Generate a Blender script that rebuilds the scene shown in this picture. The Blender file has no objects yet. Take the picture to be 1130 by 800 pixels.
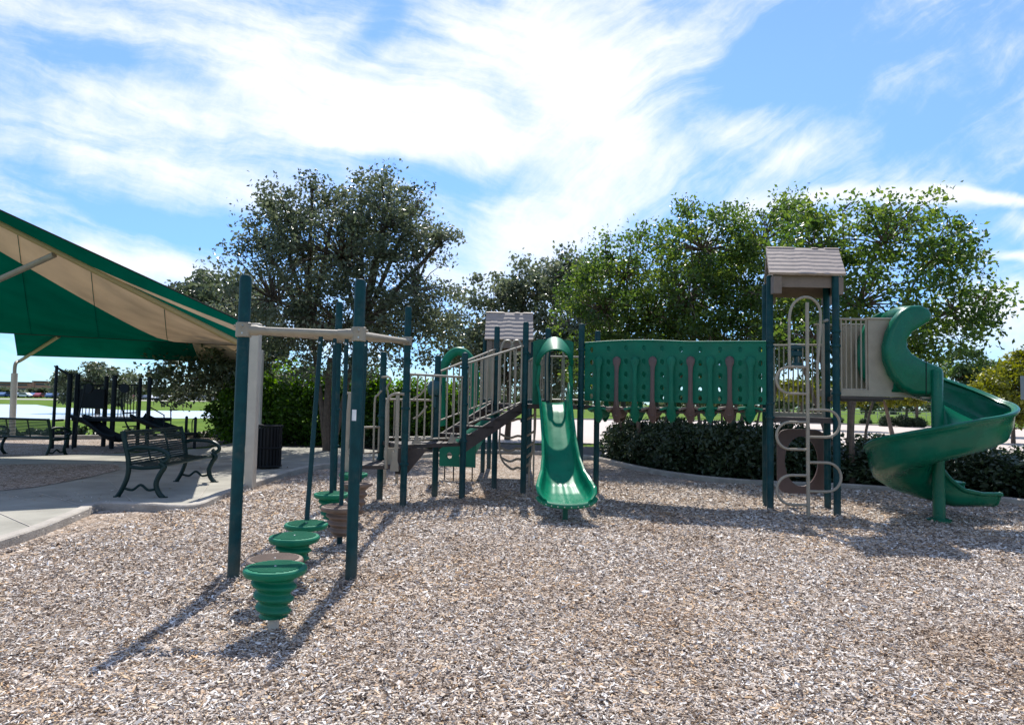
import bpy, math, random
import numpy as np
from mathutils import Vector, Matrix
random.seed(7)
R = math.radians
PI = math.pi
S = bpy.context.scene
COL = S.collection

# ------------------------------------------------------------------ camera
F = 753.0
TILT, ROLL = 3.3, 1.1
cam_d = bpy.data.cameras.new('camera'); cam = bpy.data.objects.new('camera', cam_d); COL.objects.link(cam)
cam_d.sensor_width = 36; cam_d.lens = 36 * F / 1130; cam_d.clip_end = 5000; cam_d.clip_start = 0.05
CM = Matrix.Rotation(R(90 + TILT), 3, 'X') @ Matrix.Rotation(R(ROLL), 3, 'Z')
cam.location = (0, 0, 1.5); cam.rotation_euler = CM.to_euler()
S.camera = cam

# ------------------------------------------------------------------ world
SUN_EL, SUN_AZ = 53.5, 0.0
w = bpy.data.worlds.new('World'); S.world = w; w.use_nodes = True
nt = w.node_tree; nt.nodes.clear()
def wn(t, **k):
    n = nt.nodes.new(t)
    for a, b in k.items(): setattr(n, a, b)
    return n
def wl(a, b): nt.links.new(a, b)
def wmath(op, a, b=None, c=None, clamp=False):
    n = wn('ShaderNodeMath', operation=op, use_clamp=clamp)
    for i, q in enumerate((a, b, c)):
        if q is None: continue
        if isinstance(q, (int, float)): n.inputs[i].default_value = q
        else: wl(q, n.inputs[i])
    return n.outputs[0]
SKY_STR, CLOUD_STR = 0.125, 0.8
sky = wn('ShaderNodeTexSky', sky_type='NISHITA'); sky.sun_disc = False
sky.sun_elevation = R(SUN_EL); sky.sun_rotation = R(SUN_AZ); sky.air_density = 1.0; sky.dust_density = 0.0; sky.ozone_density = 3.0
tc0 = wn('ShaderNodeTexCoord'); sp0_ = wn('ShaderNodeSeparateXYZ'); wl(tc0.outputs['Generated'], sp0_.inputs[0]); HZ_IN = sp0_.outputs[2]
hs = wn('ShaderNodeHueSaturation'); hs.inputs['Saturation'].default_value = 1.02; wl(sky.outputs[0], hs.inputs['Color'])
bg1 = wn('ShaderNodeBackground'); bg1.inputs[1].default_value = SKY_STR; 
tn = wn('ShaderNodeMix', data_type='RGBA', blend_type='MULTIPLY'); tn.inputs[0].default_value = 1; wl(hs.outputs[0], tn.inputs[6]); tn.inputs[7].default_value = (.74, .92, 1.08, 1)
hz = wn('ShaderNodeMapRange', interpolation_type='SMOOTHSTEP'); wl(HZ_IN, hz.inputs['Value']); hz.inputs['From Min'].default_value = 0; hz.inputs['From Max'].default_value = .5; hz.inputs['To Min'].default_value = 0; hz.inputs['To Max'].default_value = 1
hm = wn('ShaderNodeMix', data_type='RGBA'); wl(hz.outputs[0], hm.inputs[0]); hm.inputs[6].default_value = (.5, .66, .86, 1); hm.inputs[7].default_value = (.98, 1, 1.04, 1)
tn2 = wn('ShaderNodeMix', data_type='RGBA', blend_type='MULTIPLY'); tn2.inputs[0].default_value = 1; wl(tn.outputs[2], tn2.inputs[6]); wl(hm.outputs[2], tn2.inputs[7])
wl(tn2.outputs[2], bg1.inputs[0])
bg2 = wn('ShaderNodeBackground'); bg2.inputs[0].default_value = (1, 1, 1, 1); bg2.inputs[1].default_value = CLOUD_STR
tc = wn('ShaderNodeTexCoord'); sp = wn('ShaderNodeSeparateXYZ'); wl(tc.outputs['Generated'], sp.inputs[0])
yy = wmath('MAXIMUM', wmath('ABSOLUTE', sp.outputs[1]), 0.12)
az = wmath('DIVIDE', sp.outputs[0], yy); el = wmath('DIVIDE', sp.outputs[2], yy)
cb = wn('ShaderNodeCombineXYZ'); wl(az, cb.inputs[0]); wl(el, cb.inputs[1])
# warp
nz = wn('ShaderNodeTexNoise'); nz.inputs['Scale'].default_value = 2.6; nz.inputs['Detail'].default_value = 5; wl(cb.outputs[0], nz.inputs['Vector'])
vs = wn('ShaderNodeVectorMath', operation='SUBTRACT'); wl(nz.outputs['Color'], vs.inputs[0]); vs.inputs[1].default_value = (.5, .5, .5)
vm = wn('ShaderNodeVectorMath', operation='SCALE'); wl(vs.outputs[0], vm.inputs[0]); vm.inputs['Scale'].default_value = 0.17
va = wn('ShaderNodeVectorMath', operation='ADD'); wl(cb.outputs[0], va.inputs[0]); wl(vm.outputs[0], va.inputs[1])
def blob(px, py, rx, ry, rot, wt):
    m = wn('ShaderNodeMapping', vector_type='TEXTURE'); wl(va.outputs[0], m.inputs['Vector'])
    m.inputs['Location'].default_value = ((px - 565) / F, (446 - py) / F, 0)
    m.inputs['Rotation'].default_value = (0, 0, R(rot)); m.inputs['Scale'].default_value = (rx / F, ry / F, 1)
    sm = wn('ShaderNodeVectorMath', operation='MULTIPLY'); wl(m.outputs[0], sm.inputs[0]); sm.inputs[1].default_value = (1, 1, 0)
    g = wn('ShaderNodeTexGradient', gradient_type='SPHERICAL'); wl(sm.outputs[0], g.inputs[0])
    return wmath('MULTIPLY', g.outputs['Fac'], wt)
blobs = [(250, 70, 430, 120, -8, .62), (330, 140, 330, 70, -14, .5), (610, 40, 200, 150, -30, .85), (670, 150, 100, 120, 35, .75),
         (600, 255, 180, 62, 10, .85), (110, 180, 330, 50, -14, .62), (170, 296, 190, 38, -5, .75), (0, 10, 150, 30, -10, .3),
         (825, 140, 62, 34, 15, .6), (870, 172, 50, 20, 10, .45), (1000, 212, 170, 17, 4, .95), (1110, 203, 110, 14, -3, .8), (1125, 235, 40, 30, 0, .6), (1125, 273, 70, 10, 8, .8),
         (965, 92, 60, 24, 35, .3), (1040, 45, 50, 20, 35, .26), (1130, 350, 110, 70, 0, .6), (430, 150, 240, 60, -12, .5), (860, 222, 80, 20, 5, .45), (520, 140, 160, 70, -14, .4),
         (560, 330, 200, 60, 0, .4), (760, 300, 200, 40, 0, .2), (100, 400, 300, 60, 0, .12),
         (110, 78, 170, 30, -10, -.75), (60, 60, 90, 30, -10, -.4), (230, 250, 260, 24, -10, -.6), (395, 30, 60, 30, 50, -.6), (490, 198, 110, 26, -6, -.8),
         (440, 30, 60, 25, 0, -.3), (820, 258, 60, 26, 20, -.3), (900, 60, 150, 110, 20, -.7), (830, 60, 60, 90, 0, -.5), (1040, 140, 140, 60, 0, -.5)]
acc = None
for b in blobs:
    o = blob(*b); acc = o if acc is None else wmath('ADD', acc, o)
def streak(rot, sc, seed):
    m1 = wn('ShaderNodeMapping'); wl(va.outputs[0], m1.inputs['Vector']); m1.inputs['Rotation'].default_value = (0, 0, R(-rot)); m1.inputs['Location'].default_value = (seed, 0, 0)
    m2 = wn('ShaderNodeMapping'); wl(m1.outputs[0], m2.inputs['Vector']); m2.inputs['Scale'].default_value = (1.3, 6.5, 1)
    n_ = wn('ShaderNodeTexNoise'); n_.inputs['Scale'].default_value = sc; n_.inputs['Detail'].default_value = 10; n_.inputs['Roughness'].default_value = .64; n_.inputs['Distortion'].default_value = .35; wl(m2.outputs[0], n_.inputs['Vector'])
    return n_.outputs['Fac']
sa_, sb_ = streak(-14, 2.0, 0), streak(38, 1.8, 3)
fx = wn('ShaderNodeMapRange', interpolation_type='SMOOTHSTEP'); wl(az, fx.inputs['Value']); fx.inputs['From Min'].default_value = -.15; fx.inputs['From Max'].default_value = .2
n2m = wn('ShaderNodeMix', data_type='FLOAT'); wl(fx.outputs[0], n2m.inputs[0]); wl(sa_, n2m.inputs[2]); wl(sb_, n2m.inputs[3])
n3 = wn('ShaderNodeTexNoise'); n3.inputs['Scale'].default_value = 13; n3.inputs['Detail'].default_value = 8; n3.inputs['Roughness'].default_value = .65; wl(va.outputs[0], n3.inputs['Vector'])
cov = wmath('ADD', wmath('ADD', wmath('MULTIPLY', wmath('SUBTRACT', n2m.outputs[0], .5), 2.3), wmath('MULTIPLY', wmath('SUBTRACT', n3.outputs['Fac'], .5), .9)), acc)
mr = wn('ShaderNodeMapRange', interpolation_type='SMOOTHSTEP'); wl(cov, mr.inputs['Value']); mr.inputs['From Min'].default_value = -.28; mr.inputs['From Max'].default_value = .98
mr.inputs['To Max'].default_value = .9; mr.inputs['To Min'].default_value = .06
mx = wn('ShaderNodeMixShader'); wl(mr.outputs[0], mx.inputs[0]); wl(bg1.outputs[0], mx.inputs[1]); wl(bg2.outputs[0], mx.inputs[2])
wo = wn('ShaderNodeOutputWorld'); wl(mx.outputs[0], wo.inputs[0])

sd = bpy.data.lights.new('sun', 'SUN'); sd.energy = 4.6; sd.angle = R(.55); sd.color = (1, .955, .88)
so = bpy.data.objects.new('sun', sd); COL.objects.link(so); so.rotation_euler = (R(-(90 - SUN_EL)), 0, R(-SUN_AZ))
S.view_settings.view_transform = 'Standard'; S.view_settings.look = 'None'; S.view_settings.gamma = 1
S.view_settings.exposure = 0.58
S.render.engine = 'CYCLES'
S.cycles.max_bounces = 8; S.cycles.diffuse_bounces = 3; S.cycles.glossy_bounces = 2; S.cycles.transmission_bounces = 4; S.cycles.transparent_max_bounces = 4

# ------------------------------------------------------------------ measuring
def ray(x, y): return CM @ Vector(((x - 565) / F, (400 - y) / F, -1))
def gp(x, y, z=0.0):
    d = ray(x, y); t = (z - 1.5) / d.z; return Vector((d.x * t, d.y * t, z))
def at(x, y, Y):
    d = ray(x, y); t = Y / d.y; return Vector((d.x * t, Y, 1.5 + d.z * t))
def zat(x, y, Y): return at(x, y, Y).z

# ------------------------------------------------------------------ materials
def mat(name, base, rough=.6, var=.15, scale=6, spec=.5, bump=0, bscale=60, metal=0, var2=None, coat=0, dust=0):
    m = bpy.data.materials.new(name); m.use_nodes = True; t = m.node_tree; p = t.nodes['Principled BSDF']
    p.inputs['Roughness'].default_value = rough; p.inputs['Specular IOR Level'].default_value = spec; p.inputs['Metallic'].default_value = metal
    p.inputs['Coat Weight'].default_value = coat
    c = t.nodes.new('ShaderNodeTexCoord'); n = t.nodes.new('ShaderNodeTexNoise'); n.inputs['Scale'].default_value = scale; n.inputs['Detail'].default_value = 6
    n.inputs['Roughness'].default_value = .6
    t.links.new(c.outputs['Object'], n.inputs['Vector'])
    r = t.nodes.new('ShaderNodeValToRGB'); e = r.color_ramp.elements; e[0].position = .3; e[1].position = .7
    b2 = var2 if var2 else [min(1, q * (1 + var)) for q in base]
    e[0].color = (*[q * (1 - var) for q in base], 1); e[1].color = (*b2, 1)
    t.links.new(n.outputs['Fac'], r.inputs[0]); t.links.new(r.outputs[0], p.inputs['Base Color'])
    if dust:
        sz = t.nodes.new('ShaderNodeSeparateXYZ'); t.links.new(c.outputs['Object'], sz.inputs[0])
        zr = t.nodes.new('ShaderNodeMapRange'); zr.inputs['From Min'].default_value = .32; zr.inputs['From Max'].default_value = .0; t.links.new(sz.outputs[2], zr.inputs[0])
        dn_ = t.nodes.new('ShaderNodeTexNoise'); dn_.inputs['Scale'].default_value = 5; dn_.inputs['Detail'].default_value = 9; dn_.inputs['Roughness'].default_value = .7; t.links.new(c.outputs['Object'], dn_.inputs['Vector'])
        dr = t.nodes.new('ShaderNodeMapRange'); dr.inputs['From Min'].default_value = .5; dr.inputs['From Max'].default_value = .72; dr.inputs['To Max'].default_value = .35; t.links.new(dn_.outputs[0], dr.inputs[0])
        m1 = t.nodes.new('ShaderNodeMath'); m1.operation = 'MULTIPLY_ADD'; t.links.new(zr.outputs[0], m1.inputs[0]); m1.inputs[1].default_value = .5; t.links.new(dr.outputs[0], m1.inputs[2])
        m2 = t.nodes.new('ShaderNodeMath'); m2.operation = 'MULTIPLY'; m2.use_clamp = True; t.links.new(m1.outputs[0], m2.inputs[0]); m2.inputs[1].default_value = dust
        mxd = t.nodes.new('ShaderNodeMix'); mxd.data_type = 'RGBA'; t.links.new(m2.outputs[0], mxd.inputs[0]); t.links.new(r.outputs[0], mxd.inputs[6]); mxd.inputs[7].default_value = (.22, .19, .15, 1); t.links.new(mxd.outputs[2], p.inputs['Base Color'])
    rr = t.nodes.new('ShaderNodeMapRange'); rr.inputs['To Min'].default_value = max(0, rough - .08); rr.inputs['To Max'].default_value = min(1, rough + .12)
    t.links.new(n.outputs['Fac'], rr.inputs[0]); t.links.new(rr.outputs[0], p.inputs['Roughness'])
    if bump:
        k = t.nodes.new('ShaderNodeTexNoise'); k.inputs['Scale'].default_value = bscale; k.inputs['Detail'].default_value = 4
        t.links.new(c.outputs['Object'], k.inputs['Vector'])
        bb = t.nodes.new('ShaderNodeBump'); bb.inputs['Strength'].default_value = bump; bb.inputs['Distance'].default_value = .02
        t.links.new(k.outputs['Fac'], bb.inputs['Height']); t.links.new(bb.outputs[0], p.inputs['Normal'])
    return m
M = {}
M['post'] = mat('painted_steel', (.004, .046, .052), .45, .25, 9, dust=.5, spec=.18, bump=.03, bscale=120)
M['rod'] = mat('painted_rod', (.004, .038, .045), .45, .2, 9, spec=.22)
M['green'] = mat('moulded_plastic', (.003, .16, .083), .42, .2, 4, dust=.22, spec=.22, bump=.02, bscale=90)
M['green3'] = mat('glossy_moulded_plastic', (.002, .12, .065), .25, .2, 3, dust=.16, spec=.3, bump=.02, bscale=90)
M['slide'] = mat('worn_slide_plastic', (.004, .17, .088), .26, .2, 3, dust=.2, spec=.06, bump=.02, bscale=90)
M['green2'] = mat('panel_plastic', (.003, .135, .078), .45, .16, 3, dust=.2, spec=.22)
M['tan'] = mat('tan_metal', (.31, .265, .2), .45, .12, 8)
M['tanpost'] = mat('tan_steel', (.5, .45, .37), .55, .1, 5)
M['deck'] = mat('brown_vinyl', (.05, .037, .032), .6, .25, 12, bump=.3, bscale=90)
M['brown'] = mat('brown_plastic', (.17, .115, .085), .5, .2, 7, dust=.5)
M['mauve'] = mat('worn_brown_plastic', (.1, .062, .055), .45, .15, 5)
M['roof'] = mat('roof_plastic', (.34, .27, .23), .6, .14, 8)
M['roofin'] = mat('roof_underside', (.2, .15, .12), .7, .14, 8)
M['bench'] = mat('bench_metal', (.003, .022, .02), .38, .2, 8, spec=.3)
M['black'] = mat('black_metal', (.008, .009, .011), .5, .2, 8, spec=.2)
M['shade_steel'] = mat('shade_darkened_steel', (.008, .014, .019), .55, .2, 8, spec=.2)  # far structure's shade is put into this near-black base colour
M['white'] = mat('white_paper', (.75, .75, .76), .7, .08, 20)
M['greysign'] = mat('sign_metal', (.22, .24, .26), .5, .1, 3)
M['steel'] = mat('bolt_steel', (.5, .5, .5), .3, .1, 9, metal=.8)
M['concrete'] = mat('concrete', (.3, .285, .24), .9, .3, 1.3, bump=.25, bscale=140)
M['kerb'] = mat('kerb_concrete', (.38, .345, .3), .92, .25, 3.0, bump=.5, bscale=50)
M['road'] = mat('pale_concrete', (.46, .39, .34), .9, .07, .35, bump=.1)
M['soil'] = mat('bed_soil', (.075, .055, .042), .95, .45, 9, bump=1, bscale=25)
M['water'] = mat('pond_water', (.56, .58, .6), .2, .05, .3, bump=.25, bscale=1.5)  # bright reflected sky is painted in as a pale base colour
M['brick'] = mat('far_brick', (.4, .2, .15), .9, .1, .2)
M['window'] = mat('window_glass', (.03, .04, .05), .2, .1, 2)
M['trunk'] = mat('bark', (.1, .075, .055), .95, .35, 14, bump=.8, bscale=40)
M['trunk2'] = mat('smooth_bark', (.17, .12, .09), .8, .3, 9, bump=.3, bscale=20)
M['goldtube'] = mat('ochre_tube', (.36, .25, .1), .5, .1, 5)
M['yellow'] = mat('yellow_plastic', (.5, .3, .02), .5, .1, 5)
M['blue'] = mat('teal_plastic', (.006, .06, .075), .4, .15, 5)
def fabric(name, c, tl):
    m = bpy.data.materials.new(name); m.use_nodes = True; t = m.node_tree; t.nodes.clear()
    o = t.nodes.new('ShaderNodeOutputMaterial'); d = t.nodes.new('ShaderNodeBsdfDiffuse'); q = t.nodes.new('ShaderNodeBsdfTranslucent'); x = t.nodes.new('ShaderNodeMixShader')
    n = t.nodes.new('ShaderNodeTexNoise'); n.inputs['Scale'].default_value = 1.3; n.inputs['Detail'].default_value = 5
    tcx = t.nodes.new('ShaderNodeTexCoord'); t.links.new(tcx.outputs['Object'], n.inputs[0])
    r = t.nodes.new('ShaderNodeValToRGB'); r.color_ramp.elements[0].position = .3; r.color_ramp.elements[1].position = .7
    r.color_ramp.elements[0].color = (*[k * .86 for k in c], 1); r.color_ramp.elements[1].color = (*[k * 1.1 for k in c], 1)
    t.links.new(n.outputs[0], r.inputs[0]); t.links.new(r.outputs[0], d.inputs[0]); t.links.new(r.outputs[0], q.inputs[0])
    x.inputs[0].default_value = tl; t.links.new(d.outputs[0], x.inputs[1]); t.links.new(q.outputs[0], x.inputs[2]); t.links.new(x.outputs[0], o.inputs[0])
    return m
M['fgreen'] = fabric('green_shade_cloth', (.003, .19, .14), .5)
M['ftan'] = fabric('tan_shade_cloth', (.6, .5, .385), .42)
def leafmat(name, dark, mid, light, tl=.35, rough=.45):
    m = bpy.data.materials.new(name); m.use_nodes = True; t = m.node_tree; t.nodes.clear()
    o = t.nodes.new('ShaderNodeOutputMaterial'); a = t.nodes.new('ShaderNodeAttribute'); a.attribute_name = 'tint'
    r = t.nodes.new('ShaderNodeValToRGB'); e = r.color_ramp.elements; e[0].color = (*dark, 1); e[1].color = (*light, 1); k = e.new(.5); k.color = (*mid, 1)
    t.links.new(a.outputs['Fac'], r.inputs[0])
    p = t.nodes.new('ShaderNodeBsdfPrincipled'); p.inputs['Roughness'].default_value = rough; p.inputs['Specular IOR Level'].default_value = .45; t.links.new(r.outputs[0], p.inputs['Base Color'])
    q = t.nodes.new('ShaderNodeBsdfTranslucent'); h = t.nodes.new('ShaderNodeHueSaturation'); h.inputs['Value'].default_value = 1.9; h.inputs['Saturation'].default_value = 1.15; h.inputs['Hue'].default_value = .485
    t.links.new(r.outputs[0], h.inputs['Color']); t.links.new(h.outputs[0], q.inputs[0])
    x = t.nodes.new('ShaderNodeMixShader'); x.inputs[0].default_value = tl; t.links.new(p.outputs[0], x.inputs[1]); t.links.new(q.outputs[0], x.inputs[2]); t.links.new(x.outputs[0], o.inputs[0])
    return m
M['leaf_oak'] = leafmat('oak_leaves', (.04, .058, .03), (.085, .108, .06), (.18, .2, .13), .32, .34)
M['leaf_myrtle'] = leafmat('myrtle_leaves', (.03, .065, .016), (.07, .125, .028), (.16, .215, .045), .45, .34)
M['leaf_shrub'] = leafmat('shrub_leaves', (.016, .032, .014), (.034, .056, .024), (.07, .1, .045), .15, .4)
M['leaf_hedge'] = leafmat('hedge_leaves', (.026, .058, .01), (.06, .135, .016), (.13, .26, .03), .46)
M['leaf_yellow'] = leafmat('yellow_green_leaves', (.07, .09, .012), (.13, .15, .02), (.2, .2, .035), .4)
M['leaf_pine'] = leafmat('pine_needles', (.03, .06, .02), (.06, .11, .03), (.12, .18, .05), .3)
M['leaf_far'] = leafmat('far_leaves', (.04, .055, .03), (.07, .09, .045), (.11, .13, .07), .3)

def grassmat():
    m = mat('grass', (.08, .155, .014), .95, .35, .25, spec=.05, bump=.6, bscale=30, var2=(.13, .2, .028)); return m
M['grass'] = grassmat()
def mulchmat():
    m = bpy.data.materials.new('wood_mulch'); m.use_nodes = True; t = m.node_tree; p = t.nodes['Principled BSDF']; p.inputs['Roughness'].default_value = .95; p.inputs['Specular IOR Level'].default_value = .1
    c = t.nodes.new('ShaderNodeTexCoord')
    nw = t.nodes.new('ShaderNodeTexNoise'); nw.inputs['Scale'].default_value = 12; t.links.new(c.outputs['Object'], nw.inputs[0])
    ad = t.nodes.new('ShaderNodeVectorMath'); ad.operation = 'MULTIPLY_ADD'; t.links.new(nw.outputs['Color'], ad.inputs[0]); ad.inputs[1].default_value = (.12, .12, 0); t.links.new(c.outputs['Object'], ad.inputs[2])
    cols = []
    hts = []
    for i, (sc, rot) in enumerate((((22, 60, 1), 20), ((58, 24, 1), 50))):
        mpn = t.nodes.new('ShaderNodeMapping'); mpn.inputs['Scale'].default_value = sc; mpn.inputs['Rotation'].default_value = (0, 0, R(rot)); t.links.new(ad.outputs[0], mpn.inputs[0])
        v = t.nodes.new('ShaderNodeTexVoronoi'); v.inputs['Scale'].default_value = 1; v.voronoi_dimensions = '2D'; t.links.new(mpn.outputs[0], v.inputs['Vector'])
        cols.append(v.outputs['Color']); hts.append(v.outputs['Distance'])
    mxn = t.nodes.new('ShaderNodeMix'); mxn.data_type = 'RGBA'; t.links.new(cols[0], mxn.inputs[6]); t.links.new(cols[1], mxn.inputs[7])
    nn = t.nodes.new('ShaderNodeTexNoise'); nn.inputs['Scale'].default_value = 25; t.links.new(c.outputs['Object'], nn.inputs[0])
    g = t.nodes.new('ShaderNodeMath'); g.operation = 'GREATER_THAN'; g.inputs[1].default_value = .5; t.links.new(nn.outputs[0], g.inputs[0]); t.links.new(g.outputs[0], mxn.inputs[0])
    sx = t.nodes.new('ShaderNodeSeparateColor'); t.links.new(mxn.outputs[2], sx.inputs[0])
    r = t.nodes.new('ShaderNodeValToRGB'); e = r.color_ramp.elements
    e[0].color = (.05, .035, .025, 1); e[0].position = 0
    e[1].color = (.64, .6, .56, 1); e[1].position = 1
    for pos, cc in ((.2, (.14, .105, .08)), (.45, (.29, .24, .2)), (.7, (.43, .38, .34)), (.85, (.36, .26, .18))):
        k = e.new(pos); k.color = (*cc, 1)
    t.links.new(sx.outputs[0], r.inputs[0])
    big = t.nodes.new('ShaderNodeTexNoise'); big.inputs['Scale'].default_value = .9; big.inputs['Detail'].default_value = 5; t.links.new(c.outputs['Object'], big.inputs[0])
    rb = t.nodes.new('ShaderNodeValToRGB'); rb.color_ramp.elements[0].color = (1.02, .95, .87, 1); rb.color_ramp.elements[1].color = (1.2, 1.2, 1.2, 1); rb.color_ramp.elements[0].position = .35; rb.color_ramp.elements[1].position = .6
    t.links.new(big.outputs[0], rb.inputs[0])
    mm = t.nodes.new('ShaderNodeMix'); mm.data_type = 'RGBA'; mm.blend_type = 'MULTIPLY'; mm.inputs[0].default_value = 1; t.links.new(r.outputs[0], mm.inputs[6]); t.links.new(rb.outputs[0], mm.inputs[7])
    t.links.new(mm.outputs[2], p.inputs['Base Color'])
    b = t.nodes.new('ShaderNodeBump'); b.inputs['Strength'].default_value = 1; b.inputs['Distance'].default_value = .02; t.links.new(sx.outputs[1], b.inputs['Height']); t.links.new(b.outputs[0], p.inputs['Normal'])
    return m
M['mulch'] = mulchmat()
def chipmat():
    m = bpy.data.materials.new('wood_chip'); m.use_nodes = True; t = m.node_tree; p = t.nodes['Principled BSDF']; p.inputs['Roughness'].default_value = .85; p.inputs['Specular IOR Level'].default_value = .25
    a = t.nodes.new('ShaderNodeAttribute'); a.attribute_name = 'tint'
    r = t.nodes.new('ShaderNodeValToRGB'); e = r.color_ramp.elements
    e[0].color = (.09, .062, .045, 1); e[1].color = (.74, .71, .67, 1)
    for pos, cc in ((.14, (.16, .115, .083)), (.26, (.36, .298, .245)), (.5, (.46, .4, .345)), (.72, (.6, .55, .5)), (.78, (.44, .28, .15)), (.85, (.54, .42, .29)), (.9, (.66, .62, .57))):
        k = e.new(pos); k.color = (*cc, 1)
    t.links.new(a.outputs['Fac'], r.inputs[0])
    c = t.nodes.new('ShaderNodeTexCoord'); n = t.nodes.new('ShaderNodeTexNoise'); n.inputs['Scale'].default_value = .8; n.inputs['Detail'].default_value = 6; n.inputs['Roughness'].default_value = .65; t.links.new(c.outputs['Object'], n.inputs[0])
    rb = t.nodes.new('ShaderNodeValToRGB'); q = rb.color_ramp.elements; q[0].position = .33; q[0].color = (.92, .82, .72, 1); q[1].position = .56; q[1].color = (1.22, 1.23, 1.24, 1); k = q.new(.43); k.color = (1.08, 1.05, 1.02, 1)
    t.links.new(n.outputs[0], rb.inputs[0])
    mm = t.nodes.new('ShaderNodeMix'); mm.data_type = 'RGBA'; mm.blend_type = 'MULTIPLY'; mm.inputs[0].default_value = 1; t.links.new(r.outputs[0], mm.inputs[6]); t.links.new(rb.outputs[0], mm.inputs[7]); t.links.new(mm.outputs[2], p.inputs['Base Color'])
    return m
M['chip'] = chipmat()

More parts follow.
